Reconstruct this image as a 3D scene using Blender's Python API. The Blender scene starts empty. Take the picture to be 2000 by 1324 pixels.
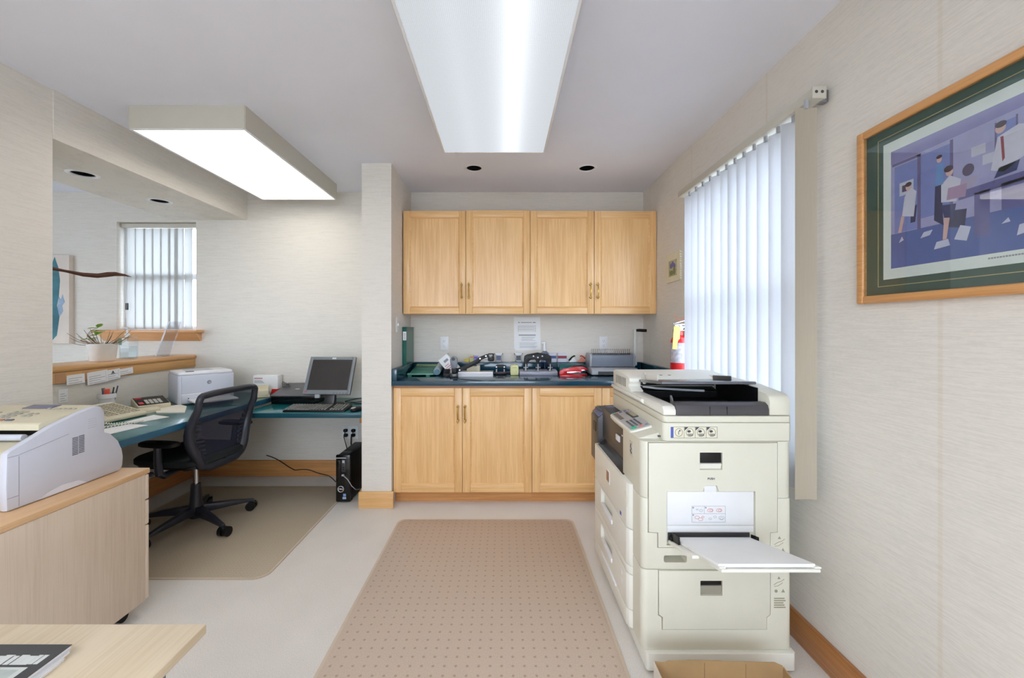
import bpy, bmesh, math, random
from math import sin, cos, pi, radians as R
from mathutils import Vector, Matrix, Euler
random.seed(7)
C = bpy.context.scene.collection
SC = bpy.context.scene

# ------------------------------------------------------------------ camera, sky, exposure
cam_d = bpy.data.cameras.new('camera')
cam = bpy.data.objects.new('camera', cam_d); C.objects.link(cam)
cam.location = (0, 0, 1.306); cam.rotation_euler = (R(90), 0, 0)
cam_d.sensor_width = 36; cam_d.lens = 797 / 2000 * 36
cam_d.shift_x = 18 / 2000; cam_d.shift_y = -22 / 2000
cam_d.clip_start = 0.02
SC.camera = cam
W = bpy.data.worlds.new('overcast_sky'); SC.world = W; W.use_nodes = True
bg = W.node_tree.nodes['Background']
bg.inputs[0].default_value = (0.74, 0.86, 1.0, 1); bg.inputs[1].default_value = 9.0
LENS_BASE, LENS_TUBE, REAR_FILL = .60, .55, 7.5
SC.view_settings.view_transform = 'Standard'; SC.view_settings.look = 'None'
SC.view_settings.gamma = 1; SC.view_settings.use_curve_mapping = False
SC.view_settings.exposure = 0.28
SC.cycles.use_denoising = True
SC.cycles.max_bounces = 10; SC.cycles.diffuse_bounces = 6; SC.cycles.transparent_max_bounces = 24
SC.cycles.caustics_reflective = False; SC.cycles.caustics_refractive = False
SC.cycles.sample_clamp_indirect = 6

# a place in the room seen at column u / row v of the photograph and at depth Y
def X(u, Y): return (u - 982) * Y / 797
def Z(v, Y): return 1.306 - (v - 640) * Y / 797

# ------------------------------------------------------------------ mesh helpers
class MB:
    def __init__(s, M=None): s.bm = bmesh.new(); s.M = M; s.mi = 0
    def add(s, vs, fs, b=0, seg=2):
        M = s.M
        nv = [s.bm.verts.new(M @ Vector(v) if M else v) for v in vs]
        nf = []
        for f in fs:
            try:
                q = s.bm.faces.new([nv[i] for i in f]); q.material_index = s.mi; nf.append(q)
            except ValueError: pass
        if b:
            bmesh.ops.recalc_face_normals(s.bm, faces=nf)
            es = [e for e in {e for f in nf for e in f.edges} if len(e.link_faces) == 2 and e.calc_face_angle(0) > .35]
            bmesh.ops.bevel(s.bm, geom=es, offset=b, segments=seg, profile=.5, affect='EDGES', clamp_overlap=True, material=-1)
        return s
    def box(s, x0, x1, y0, y1, z0, z1, b=0, seg=2):
        v = [(x, y, z) for z in (z0, z1) for y in (y0, y1) for x in (x0, x1)]
        return s.add(v, [(0,2,3,1),(4,5,7,6),(0,1,5,4),(2,6,7,3),(0,4,6,2),(1,3,7,5)], b, seg)
    def prism(s, pts, ax, a, c, b=0, seg=2):
        def p(q, t): return {'x': (t, q[0], q[1]), 'y': (q[0], t, q[1]), 'z': (q[0], q[1], t)}[ax]
        n = len(pts)
        v = [p(q, a) for q in pts] + [p(q, c) for q in pts]
        f = [tuple(range(n)), tuple(range(2*n-1, n-1, -1))] + [(i, (i+1) % n, (i+1) % n + n, i + n) for i in range(n)]
        return s.add(v, f, b, seg)
    def poly(s, pts): return s.add(pts, [tuple(range(len(pts)))])
    def tube(s, pts, r, n=8, closed=False, caps=True, flat=None):
        P = [Vector(p) for p in pts]; m = len(P)
        rs = r if isinstance(r, (list, tuple)) else [r] * m
        vs, up = [], None
        for i in range(m):
            a = P[(i-1) % m] if (closed or i) else P[0]; b_ = P[(i+1) % m] if (closed or i < m-1) else P[m-1]
            t = (b_ - a).normalized()
            if up is None:
                up = Vector((0, 0, 1)) if abs(t.z) < .9 else Vector((1, 0, 0))
            u = t.cross(up).normalized(); w = u.cross(t).normalized(); up = w
            for k in range(n):
                g = 2*pi*k/n; kx = rs[i]*cos(g); ky = rs[i]*sin(g)*(flat or 1)
                vs.append(P[i] + u*kx + w*ky)
        fs = []
        for i in range(m if closed else m-1):
            j = (i+1) % m
            for k in range(n): fs.append((i*n+k, i*n+(k+1) % n, j*n+(k+1) % n, j*n+k))
        if caps and not closed: fs += [tuple(range(n-1, -1, -1)), tuple(range((m-1)*n, m*n))]
        return s.add(vs, fs)
    def cyl(s, p0, p1, r0, r1=None, n=18, caps=True):
        return s.tube([p0, p1], [r0, r0 if r1 is None else r1], n, caps=caps)
    def lathe(s, prof, c=(0, 0, 0), n=24, caps=False, Mx=None):
        vs, fs, m = [], [], len(prof)
        for r, z in prof:
            for k in range(n):
                v = Vector((r*cos(2*pi*k/n), r*sin(2*pi*k/n), z))
                if Mx: v = Mx @ v
                vs.append(v + Vector(c))
        for i in range(m-1):
            for k in range(n): fs.append((i*n+k, i*n+(k+1) % n, (i+1)*n+(k+1) % n, (i+1)*n+k))
        if caps: fs += [tuple(range(n-1, -1, -1)), tuple(range((m-1)*n, m*n))]
        return s.add(vs, fs)
    def grid(s, fn, nu, nv, closed=False):
        vs = [fn(i/(nu if closed else nu-1), j/(nv-1)) for j in range(nv) for i in range(nu)]
        fs = [(j*nu+i, j*nu+(i+1) % nu, (j+1)*nu+(i+1) % nu, (j+1)*nu+i) for j in range(nv-1) for i in range(nu if closed else nu-1)]
        return s.add(vs, fs)
    def pillow(s, c, hx, hy, hz, e1=.35, e2=.45, n=28, m=12):
        def sg(v, e): return math.copysign(abs(v)**e, v)
        def fn(u, v):
            a = 2*pi*u; q = -pi/2 + pi*(.01 + .98*v)
            return (c[0]+hx*sg(cos(q), e2)*sg(cos(a), e1), c[1]+hy*sg(cos(q), e2)*sg(sin(a), e1), c[2]+hz*sg(sin(q), e2))
        s.grid(fn, n, m, True)
        return s
    def done(s, name, off=None, smooth=35):
        bmesh.ops.recalc_face_normals(s.bm, faces=s.bm.faces[:])
        me = bpy.data.meshes.new(name)
        if off: bmesh.ops.translate(s.bm, verts=s.bm.verts[:], vec=-Vector(off))
        s.bm.to_mesh(me); s.bm.free()
        if smooth:
            me.polygons.foreach_set('use_smooth', [True]*len(me.polygons))
            me.set_sharp_from_angle(angle=R(smooth))
        return me

def link(name, me, mats, parent=None):
    o = bpy.data.objects.new(name, me); C.objects.link(o)
    for m in (mats if isinstance(mats, (list, tuple)) else [mats]): me.materials.append(m)
    if parent: o.parent = parent
    return o
def props(o, label, cat, group=None):
    o['label'] = label; o['category'] = cat
    if group: o['group'] = group
    return o
class Thing:          # an Empty at the thing's base; parts are given in room coordinates unless local=True
    def __init__(s, name, label, cat, loc=(0, 0, 0), rot=0, group=None, local=False):
        s.o = bpy.data.objects.new(name, None); C.objects.link(s.o)
        s.o.empty_display_size = .05
        s.o.location = loc; s.o.rotation_euler = (0, 0, rot); s.off = None if local else loc
        if label: props(s.o, label, cat, group)
    def part(s, name, mb, m, parent=None, label=None, smooth=35):
        o = link(name, mb.done(name, s.off, smooth), m, parent or s.o)
        if label: o['label'] = label
        return o
    def mesh(s, name, me, m, parent=None):
        return link(name, me, m, parent or s.o)
def single(name, mb, m, label, cat, group=None, loc=None, smooth=35):
    o = link(name, mb.done(name, loc, smooth), m); props(o, label, cat, group)
    if loc: o.location = loc
    return o
def struct(name, mb, m, parent=None, smooth=35):
    o = link(name, mb.done(name, None, smooth), m, parent)
    if not parent: o['kind'] = 'structure'
    return o
def copy_tree(o, parent=None):
    c = o.copy(); C.objects.link(c); c.parent = parent
    for ch in list(o.children): copy_tree(ch, c)
    return c
def cut(o, mb):       # carve the shape mb out of object o for good
    co = bpy.data.objects.new('cutter', mb.done('cutter', None, 0)); C.objects.link(co)
    if o.parent: co.parent = o.parent
    md = o.modifiers.new('b', 'BOOLEAN'); md.operation = 'DIFFERENCE'; md.object = co; md.solver = 'EXACT'
    bpy.context.view_layer.update()
    dg = bpy.context.evaluated_depsgraph_get()
    me = bpy.data.meshes.new_from_object(o.evaluated_get(dg))
    o.modifiers.remove(md); old = o.data; me.name = old.name; o.data = me
    bpy.data.objects.remove(co)
    return o
def text_mesh(txt, size, mw, ext=.0004, align='CENTER', bold=0):
    cu = bpy.data.curves.new('lettering', 'FONT'); cu.body = txt; cu.size = size; cu.extrude = ext
    cu.align_x = align; cu.align_y = 'CENTER'; cu.resolution_u = 3; cu.offset = bold
    t = bpy.data.objects.new('t', cu); C.objects.link(t)
    bpy.context.view_layer.update()
    me = bpy.data.meshes.new_from_object(t.evaluated_get(bpy.context.evaluated_depsgraph_get()))
    bpy.data.objects.remove(t); me.name = 'lettering'; me.transform(mw)
    me.materials.clear()
    return me
FRONT = Euler((R(90), 0, 0)).to_matrix().to_4x4()           # reads from the camera side (faces -Y)
FACEX = Euler((R(90), 0, R(90))).to_matrix().to_4x4()        # faces +X
FACENX = Euler((R(90), 0, R(-90))).to_matrix().to_4x4()      # faces -X
def T(*p): return Matrix.Translation(p)

# ------------------------------------------------------------------ materials
def lin(c):
    return tuple((x/255/12.92 if x/255 <= .04045 else ((x/255+.055)/1.055)**2.4) for x in c) + (1,)
def newmat(name):
    m = bpy.data.materials.new(name); m.use_nodes = True
    nt = m.node_tree; b = nt.nodes['Principled BSDF']
    return m, nt, b
def node(nt, kind, **kw):
    n = nt.nodes.new(kind)
    for k, v in kw.items(): setattr(n, k, v)
    return n
def coords(nt, scale, kind='Object'):
    tc = node(nt, 'ShaderNodeTexCoord'); mp = node(nt, 'ShaderNodeMapping')
    mp.inputs['Scale'].default_value = scale
    nt.links.new(tc.outputs[kind], mp.inputs[0]); return mp.outputs[0]
def ramp(nt, src, stops):
    r = node(nt, 'ShaderNodeValToRGB'); e = r.color_ramp.elements
    while len(e) < len(stops): e.new(.5)
    for q, (p, c) in zip(e, stops): q.position = p; q.color = c
    nt.links.new(src, r.inputs[0]); return r.outputs[0]
def noise(nt, vec, scale, detail=3, rough=.5, dist=0):
    n = node(nt, 'ShaderNodeTexNoise'); n.inputs['Scale'].default_value = scale; n.inputs['Detail'].default_value = detail
    n.inputs['Roughness'].default_value = rough; n.inputs['Distortion'].default_value = dist
    nt.links.new(vec, n.inputs['Vector']); return n.outputs[0]
def bump(nt, b, h, strength, dist=.002):
    n = node(nt, 'ShaderNodeBump'); n.inputs['Strength'].default_value = strength; n.inputs['Distance'].default_value = dist
    nt.links.new(h, n.inputs['Height']); nt.links.new(n.outputs[0], b.inputs['Normal'])
def mul(c, k): return tuple(min(1, x*k) for x in c[:3]) + (1,)
MATS = {}
def mat(name, col, rough=.5, metal=0, var=.04, scale=14, bmp=0, bscale=300, coat=0, spec=.5, st=(1, 1, 1)):
    if name in MATS: return MATS[name]
    m, nt, b = newmat(name); c = lin(col)
    v = coords(nt, st)
    nt.links.new(ramp(nt, noise(nt, v, scale), [(.3, mul(c, 1-var)), (.7, mul(c, 1+var))]), b.inputs['Base Color'])
    b.inputs['Roughness'].default_value = rough; b.inputs['Metallic'].default_value = metal
    b.inputs['Coat Weight'].default_value = coat; b.inputs['Specular IOR Level'].default_value = spec
    if bmp: bump(nt, b, noise(nt, v, bscale, 2), bmp, .001)
    MATS[name] = m; return m
def wood(name, c1, c2, axis='z', rough=.33, fine=1.0, coat=.15):
    m, nt, b = newmat(name)
    st = {'z': (62, 62, 1.5), 'x': (1.5, 62, 62), 'y': (62, 1.5, 62)}[axis]
    v = coords(nt, tuple(q*fine for q in st))
    n1 = noise(nt, v, 1.0, 6, .62, .6)
    st2 = {'z': (5, 5, .55), 'x': (.55, 5, 5), 'y': (5, .55, 5)}[axis]
    n2 = noise(nt, coords(nt, st2), 1.3, 3, .5, 1.2)
    st3 = {'z': (260, 260, 6), 'x': (6, 260, 260), 'y': (260, 6, 260)}[axis]
    n3 = noise(nt, coords(nt, st3), 1.0, 2, .5)
    a = node(nt, 'ShaderNodeMath', operation='MULTIPLY_ADD'); a.inputs[1].default_value = .45
    n2m = node(nt, 'ShaderNodeMath', operation='MULTIPLY_ADD'); n2m.inputs[1].default_value = .34; n2m.inputs[2].default_value = .36; nt.links.new(n2, n2m.inputs[0])
    nt.links.new(n1, a.inputs[0]); nt.links.new(n2m.outputs[0], a.inputs[2])
    a2 = node(nt, 'ShaderNodeMath', operation='MULTIPLY_ADD'); a2.inputs[1].default_value = .35
    nt.links.new(n3, a2.inputs[0]); nt.links.new(a.outputs[0], a2.inputs[2])
    nt.links.new(ramp(nt, a2.outputs[0], [(.62, lin(c2)), (.86, lin([(p+q)/2 for p, q in zip(c1, c2)])), (1.0, lin(c1))]), b.inputs['Base Color'])
    b.inputs['Roughness'].default_value = rough; b.inputs['Coat Weight'].default_value = coat
    b.inputs['Coat Roughness'].default_value = .25
    bump(nt, b, n3, .08, .0006)
    MATS[name] = m; return m
def grasscloth(name, col, seam=None):
    m, nt, b = newmat(name); c = lin(col)
    n1 = noise(nt, coords(nt, (9, 9, 190)), 1.0, 4, .6, .15)
    n2 = noise(nt, coords(nt, (60, 60, 520)), 1.0, 2, .5)
    n3 = noise(nt, coords(nt, (1.2, 1.2, 1.2)), 1.0, 2, .5)
    a = node(nt, 'ShaderNodeMath', operation='MULTIPLY_ADD'); a.inputs[1].default_value = .6
    nt.links.new(n2, a.inputs[0]); nt.links.new(n1, a.inputs[2])
    a2 = node(nt, 'ShaderNodeMath', operation='MULTIPLY_ADD'); a2.inputs[1].default_value = .35
    nt.links.new(n3, a2.inputs[0]); nt.links.new(a.outputs[0], a2.inputs[2])
    nt.links.new(ramp(nt, a2.outputs[0], [(.7, mul(c, .915)), (.97, c), (1.0, mul(c, 1.03)), ]), b.inputs['Base Color'])
    if seam:                                         # the joint between two strips of wallpaper
        src = b.inputs['Base Color'].links[0].from_socket
        sp = node(nt, 'ShaderNodeSeparateXYZ'); nt.links.new(coords(nt, (1, 1, 1)), sp.inputs[0])
        d = node(nt, 'ShaderNodeMath', operation='PINGPONG'); d.inputs[1].default_value = .38
        o1 = node(nt, 'ShaderNodeMath', operation='SUBTRACT'); o1.inputs[1].default_value = seam; nt.links.new(sp.outputs[1], o1.inputs[0]); nt.links.new(o1.outputs[0], d.inputs[0])
        line = ramp(nt, d.outputs[0], [(.004, mul((1, .98, .94), .95)), (.009, (1, 1, 1, 1))])
        mx = node(nt, 'ShaderNodeMix', data_type='RGBA', blend_type='MULTIPLY'); mx.inputs[0].default_value = 1
        nt.links.new(src, mx.inputs[6]); nt.links.new(line, mx.inputs[7]); nt.links.new(mx.outputs[2], b.inputs['Base Color'])
    b.inputs['Roughness'].default_value = .78; b.inputs['Specular IOR Level'].default_value = .25
    bump(nt, b, a.outputs[0], .14, .001)
    MATS[name] = m; return m
def glass(name, tint=(255, 255, 255), ior=1.45, rough=.0, fac=1.0):
    m, nt, b = newmat(name); nt.nodes.remove(b); out = nt.nodes['Material Output']
    t = node(nt, 'ShaderNodeBsdfTransparent'); g = node(nt, 'ShaderNodeBsdfGlossy'); mx = node(nt, 'ShaderNodeMixShader')
    t.inputs[0].default_value = lin(tint); g.inputs['Roughness'].default_value = rough
    lw = node(nt, 'ShaderNodeLayerWeight'); lw.inputs[0].default_value = .5
    pw = node(nt, 'ShaderNodeMath', operation='POWER'); pw.inputs[1].default_value = 5; nt.links.new(lw.outputs['Facing'], pw.inputs[0])
    r0 = ((ior-1)/(ior+1))**2
    fr = node(nt, 'ShaderNodeMath', operation='MULTIPLY_ADD'); fr.inputs[1].default_value = 1-r0; fr.inputs[2].default_value = r0
    nt.links.new(pw.outputs[0], fr.inputs[0]); nt.links.new(fr.outputs[0], mx.inputs[0]); nt.links.new(t.outputs[0], mx.inputs[1]); nt.links.new(g.outputs[0], mx.inputs[2])
    nt.links.new(mx.outputs[0], out.inputs[0]); MATS[name] = m; return m
def veil(name, col, trans, rough=.4):      # woven see-through cloth
    m, nt, b = newmat(name); out = nt.nodes['Material Output']
    b.inputs['Base Color'].default_value = lin(col); b.inputs['Roughness'].default_value = rough
    t = node(nt, 'ShaderNodeBsdfTransparent'); mx = node(nt, 'ShaderNodeMixShader')
    v = coords(nt, (1, 1, 1)); n = noise(nt, v, 900, 1)
    a = node(nt, 'ShaderNodeMath', operation='MULTIPLY_ADD'); a.inputs[1].default_value = .3; a.inputs[2].default_value = trans-.15
    nt.links.new(n, a.inputs[0]); nt.links.new(a.outputs[0], mx.inputs[0])
    nt.links.new(b.outputs[0], mx.inputs[1]); nt.links.new(t.outputs[0], mx.inputs[2]); nt.links.new(mx.outputs[0], out.inputs[0])
    MATS[name] = m; return m
def slat_mat(name, col, tr, through=(232, 233, 236)):
    m, nt, b = newmat(name); nt.nodes.remove(b); out = nt.nodes['Material Output']
    d = node(nt, 'ShaderNodeBsdfDiffuse'); t = node(nt, 'ShaderNodeBsdfTranslucent'); mx = node(nt, 'ShaderNodeMixShader')
    c = lin(col)
    n = noise(nt, coords(nt, (200, 200, 12)), 1.0, 2)
    cr = ramp(nt, n, [(.3, mul(c, .96)), (.7, c)])
    nt.links.new(cr, d.inputs[0]); t.inputs[0].default_value = lin(through); mx.inputs[0].default_value = tr
    nt.links.new(d.outputs[0], mx.inputs[1]); nt.links.new(t.outputs[0], mx.inputs[2]); nt.links.new(mx.outputs[0], out.inputs[0])
    MATS[name] = m; return m
def lens_mat(name, base, tube, tubes, tint):
    m, nt, b = newmat(name); nt.nodes.remove(b); out = nt.nodes['Material Output']
    tc = node(nt, 'ShaderNodeTexCoord'); sp = node(nt, 'ShaderNodeSeparateXYZ'); nt.links.new(tc.outputs['Object'], sp.inputs[0])
    tot = None
    for x0, w, k in tubes:
        s = node(nt, 'ShaderNodeMath', operation='SUBTRACT'); s.inputs[1].default_value = x0; nt.links.new(sp.outputs[0], s.inputs[0])
        d = node(nt, 'ShaderNodeMath', operation='DIVIDE'); d.inputs[1].default_value = w; nt.links.new(s.outputs[0], d.inputs[0])
        p = node(nt, 'ShaderNodeMath', operation='MULTIPLY'); nt.links.new(d.outputs[0], p.inputs[0]); nt.links.new(d.outputs[0], p.inputs[1])
        q = node(nt, 'ShaderNodeMath', operation='ADD'); q.inputs[1].default_value = 1; nt.links.new(p.outputs[0], q.inputs[0])
        r = node(nt, 'ShaderNodeMath', operation='DIVIDE'); r.inputs[0].default_value = k; nt.links.new(q.outputs[0], r.inputs[1])
        if tot is None: tot = r.outputs[0]
        else:
            ad = node(nt, 'ShaderNodeMath', operation='ADD'); nt.links.new(tot, ad.inputs[0]); nt.links.new(r.outputs[0], ad.inputs[1]); tot = ad.outputs[0]
    ch = node(nt, 'ShaderNodeTexVoronoi'); ch.inputs['Scale'].default_value = 150; ch.inputs['Randomness'].default_value = .1
    nt.links.new(tc.outputs['Object'], ch.inputs['Vector'])
    mr = node(nt, 'ShaderNodeMapRange'); mr.inputs[1].default_value = 0; mr.inputs[2].default_value = .7; mr.inputs[3].default_value = 1.12; mr.inputs[4].default_value = .86
    nt.links.new(ch.outputs['Distance'], mr.inputs[0])
    a = node(nt, 'ShaderNodeMath', operation='MULTIPLY_ADD'); a.inputs[1].default_value = tube; a.inputs[2].default_value = base
    nt.links.new(tot, a.inputs[0])
    f = node(nt, 'ShaderNodeMath', operation='MULTIPLY'); nt.links.new(a.outputs[0], f.inputs[0]); nt.links.new(mr.outputs[0], f.inputs[1])
    e = node(nt, 'ShaderNodeEmission'); e.inputs[0].default_value = lin(tint); nt.links.new(f.outputs[0], e.inputs[1])
    nt.links.new(e.outputs[0], out.inputs[0]); MATS[name] = m; return m

WALL = grasscloth('grasscloth_wallpaper', (224, 219, 211))
WALLR = grasscloth('grasscloth_seamed', (224, 219, 211), 1.155)
CEIL = mat('ceiling_paint', (232, 234, 244), .85, var=.015, scale=3)
m_, nt_, b_ = newmat('loop_carpet'); MATS['carpet'] = m_
_v = coords(nt_, (1, 1, 1)); _n = noise(nt_, _v, 260, 3, .7); _n2 = noise(nt_, _v, 5, 2)
_a = node(nt_, 'ShaderNodeMath', operation='MULTIPLY_ADD'); _a.inputs[1].default_value = .16
nt_.links.new(_n2, _a.inputs[0]); nt_.links.new(_n, _a.inputs[2])
nt_.links.new(ramp(nt_, _a.outputs[0], [(.35, lin((212, 207, 201))), (.8, lin((241, 237, 231)))]), b_.inputs['Base Color'])
b_.inputs['Roughness'].default_value = .95; b_.inputs['Specular IOR Level'].default_value = .1; bump(nt_, b_, _n, .5, .003)
CARPET = m_
def chairmat(name, col, dark, pitch):
    m, nt, b = newmat(name)
    v = coords(nt, (1/pitch, 1/pitch, 0))
    fr = node(nt, 'ShaderNodeVectorMath', operation='FRACTION'); nt.links.new(v, fr.inputs[0])
    sb = node(nt, 'ShaderNodeVectorMath', operation='SUBTRACT'); sb.inputs[1].default_value = (.5, .5, 0); nt.links.new(fr.outputs[0], sb.inputs[0])
    ln = node(nt, 'ShaderNodeVectorMath', operation='LENGTH'); nt.links.new(sb.outputs[0], ln.inputs[0])
    n = noise(nt, coords(nt, (1, 1, 1)), 240, 2, .6)
    a = node(nt, 'ShaderNodeMath', operation='MULTIPLY_ADD'); a.inputs[1].default_value = .10; nt.links.new(n, a.inputs[0]); nt.links.new(ln.outputs['Value'], a.inputs[2])
    dots = ramp(nt, a.outputs[0], [(.12, lin(dark)), (.22, (1, 1, 1, 1))])
    base = ramp(nt, n, [(.35, mul(lin(col), .9)), (.65, mul(lin(col), 1.06))])
    mx = node(nt, 'ShaderNodeMix', data_type='RGBA', blend_type='MULTIPLY'); mx.inputs[0].default_value = 1
    nt.links.new(base, mx.inputs[6]); nt.links.new(dots, mx.inputs[7]); nt.links.new(mx.outputs[2], b.inputs['Base Color'])
    b.inputs['Roughness'].default_value = .42; b.inputs['Specular IOR Level'].default_value = .35
    bump(nt, b, a.outputs[0], .15, .0012)
    MATS[name] = m; return m
MAT_A = chairmat('studded_mat', (202, 183, 166), (218, 210, 204), .044)
MAT_B = chairmat('ribbed_mat', (188, 174, 152), (236, 232, 228), .02)
MATRIM_LIT = mat('mat_rim', (208, 192, 172), .35)
OAK_V = wood('oak_upright', (240, 196, 138), (212, 160, 100), 'z')
OAK_X = wood('oak_level', (240, 196, 138), (212, 160, 100), 'x')
OAK_Y = wood('oak_depth', (226, 178, 118), (192, 140, 84), 'y')
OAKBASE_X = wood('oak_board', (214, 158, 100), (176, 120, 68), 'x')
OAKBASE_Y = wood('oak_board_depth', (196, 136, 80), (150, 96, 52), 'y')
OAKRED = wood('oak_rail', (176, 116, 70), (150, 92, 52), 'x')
ASH = wood('ash_veneer', (218, 202, 184), (200, 181, 161), 'z', .45)
ASHTOP = wood('ash_veneer_top', (222, 184, 142), (204, 162, 116), 'y', .4)
PALE = wood('pale_laminate', (226, 210, 182), (206, 184, 150), 'y', .4, .5)
TEAL = mat('teal_laminate', (14, 62, 82), .17, var=.05, coat=.3)
TEALDESK = mat('green_laminate', (22, 98, 98), .22, var=.04, coat=.2)
TEALEDGE = mat('blue_edge', (38, 96, 128), .35)
CREAM = mat('cream_plastic', (219, 217, 202), .42, var=.012)
CREAM2 = mat('pale_plastic', (232, 231, 222), .42, var=.012)
BEIGE = mat('beige_plastic', (214, 206, 180), .45, var=.02)
WHITE = mat('white_plastic', (232, 233, 236), .38, var=.01)
GREYW = mat('pale_grey_plastic', (205, 209, 222), .42, var=.01)
PAPER = mat('paper', (240, 241, 243), .8, var=.01, spec=.2)
GREY = mat('grey_plastic', (128, 132, 140), .4, var=.02)
LGREY = mat('light_grey_plastic', (172, 176, 182), .4, var=.02)
DGREY = mat('dark_grey_plastic', (62, 61, 64), .36, var=.04)
BLACK = mat('black_plastic', (15, 15, 17), .42, var=.08, spec=.35)
BLACKG = mat('gloss_black', (14, 14, 16), .18, var=.05)
INK = mat('print_ink', (70, 72, 80), .7)
INKL = mat('pale_ink', (150, 152, 162), .7)
INKR = mat('red_ink', (205, 110, 112), .7)
INKB = mat('blue_ink', (76, 98, 180), .6)
CHROME = mat('chrome', (205, 207, 212), .18, 1)
STEEL = mat('steel', (165, 168, 172), .32, 1)
BRASS = mat('brass', (206, 168, 96), .22, 1, var=.1)
RED = mat('red_paint', (202, 18, 26), .28, coat=.3)
HOUS = mat('white_enamel', (200, 196, 184), .45, var=.01)
GLASS = glass('window_glass')
CLEAR = glass('clear_plastic', (246, 248, 250), 1.4)
PIC_GLASS = glass('picture_glass', (250, 252, 252), 1.6)

# ================================================================== THE ROOM
struct('floor', MB().box(-5.65, 1.388, -3.15, 3.75, -.12, 0), CARPET)
ceil = struct('ceiling', MB().box(-5.65, 1.388, -3.15, 3.75, 2.501, 2.75), CEIL)
struct('ground', MB().box(-30, 30, -30, 30, -.9, -.7), mat('paving_outside', (150, 150, 148), .9))
def holed(name, axis, t0, t1, a0, a1, z0, z1, holes):        # a wall slab with window openings cut through it
    m = MB()
    def bx(p0, p1, q0, q1):
        if axis == 'x': m.box(t0, t1, p0, p1, q0, q1)
        else: m.box(p0, p1, t0, t1, q0, q1)
    h0, h1, g0, g1 = holes
    bx(a0, h0, z0, z1); bx(h1, a1, z0, z1); bx(h0, h1, z0, g0); bx(h0, h1, g1, z1)
    return struct(name, m, WALLR if name == 'wall_right' else WALL)
holed('wall_right', 'x', 1.238, 1.388, -3, 3.6, 0, 2.501, (1.66, 2.72, .80, 2.16))
holed('wall_back', 'y', 3.6, 3.75, -5.65, 1.388, 0, 2.501, (-3.406, -2.706, 1.284, 2.241))
holed('wall_rear', 'y', -3.15, -3.0, -5.65, 1.388, 0, 2.501, (-1.9, .8, .75, 2.3))
holed('wall_outer', 'x', -5.65, -5.5, -3, 3.6, 0, 2.501, (-1.7, 1.3, .6, 2.3))
struct('wall_left', MB().box(-2.9, -2.262, -3, 2.05, 0, 2.501), WALL)
soff = struct('wall_header', MB().box(-2.9, -2.255, 2.05, 3.6, 2.255, 2.501), WALL)
struct('wall_counter', MB().box(-2.92, -2.725, 2.05, 3.6, 0, 1.03), WALL)
struct('wall_stub', MB().box(-1.025, -.81, 2.965, 3.6, 0, 2.501), WALL)
def board(pts, z=.118, b=.006): return pts
struct('baseboard_stub', MB().box(-1.043, -.792, 2.946, 2.965, 0, .12, .004).box(-1.043, -1.025, 2.965, 3.585, 0, .12, .004), OAK_X)
struct('baseboard_back', MB().box(-2.71, -1.043, 3.583, 3.6, 0, .142, .004), OAKBASE_X)  # darker oak, shade at the back wall put into its colour
struct('baseboard_counter', MB().box(-2.725, -2.708, 2.05, 3.583, 0, .142, .004), OAKBASE_Y)
struct('baseboard_right', MB().box(1.221, 1.238, -3, 2.955, 0, .118, .004), OAKBASE_Y)

# windows: frame, panes
def window(name, axis, t, a0, a1, z0, z1, rail=True):
    def bx(m, p0, p1, q0, q1, d0, d1, b=.003):
        if axis == 'x': m.box(t+d0, t+d1, p0, p1, q0, q1, b)
        else: m.box(p0, p1, t+d0, t+d1, q0, q1, b)
        return m
    w = .035; f = MB()
    bx(f, a0, a0+w, z0, z1, 0, .06); bx(f, a1-w, a1, z0, z1, 0, .06)
    bx(f, a0+w, a1-w, z0, z0+w, 0, .06); bx(f, a0+w, a1-w, z1-w, z1, 0, .06)
    o = struct(name, f, WHITE)
    zm = (z0+z1)/2 - .02
    if rail:
        struct('sash_rail', bx(MB(), a0+w, a1-w, zm, zm+.05, 0, .05), WHITE, o)
        struct('pane', bx(MB(), a0+w, a1-w, z0+w, zm, .02, .026, 0), GLASS, o)
        struct('pane', bx(MB(), a0+w, a1-w, zm+.05, z1-w, .02, .026, 0), GLASS, o)
    else: struct('pane', bx(MB(), a0+w, a1-w, z0+w, z1-w, .02, .026, 0), GLASS, o)
    return o
window('window_1', 'x', 1.315, 1.66, 2.72, .80, 2.16)
window('window_2', 'y', 3.68, -3.406, -2.706, 1.284, 2.241)
window('window_3', 'y', -3.1, -1.9, .8, .75, 2.3, False)  # unseen window added so sky light fills the room from behind
window('window_4', 'x', -5.6, -1.7, 1.3, .6, 2.3, False)  # unseen window added to brighten the room beyond the ledge
sill = MB().box(-3.53, -2.635, 3.50, 3.68, 1.262, 1.287, .006)
sill.prism([(3.6, 1.19), (3.585, 1.19), (3.525, 1.262), (3.6, 1.262)], 'x', -3.51, -2.655, .003)
struct('trim_sill', sill, wood('oak_sill', (226, 172, 120), (206, 148, 98), 'x'))

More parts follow.
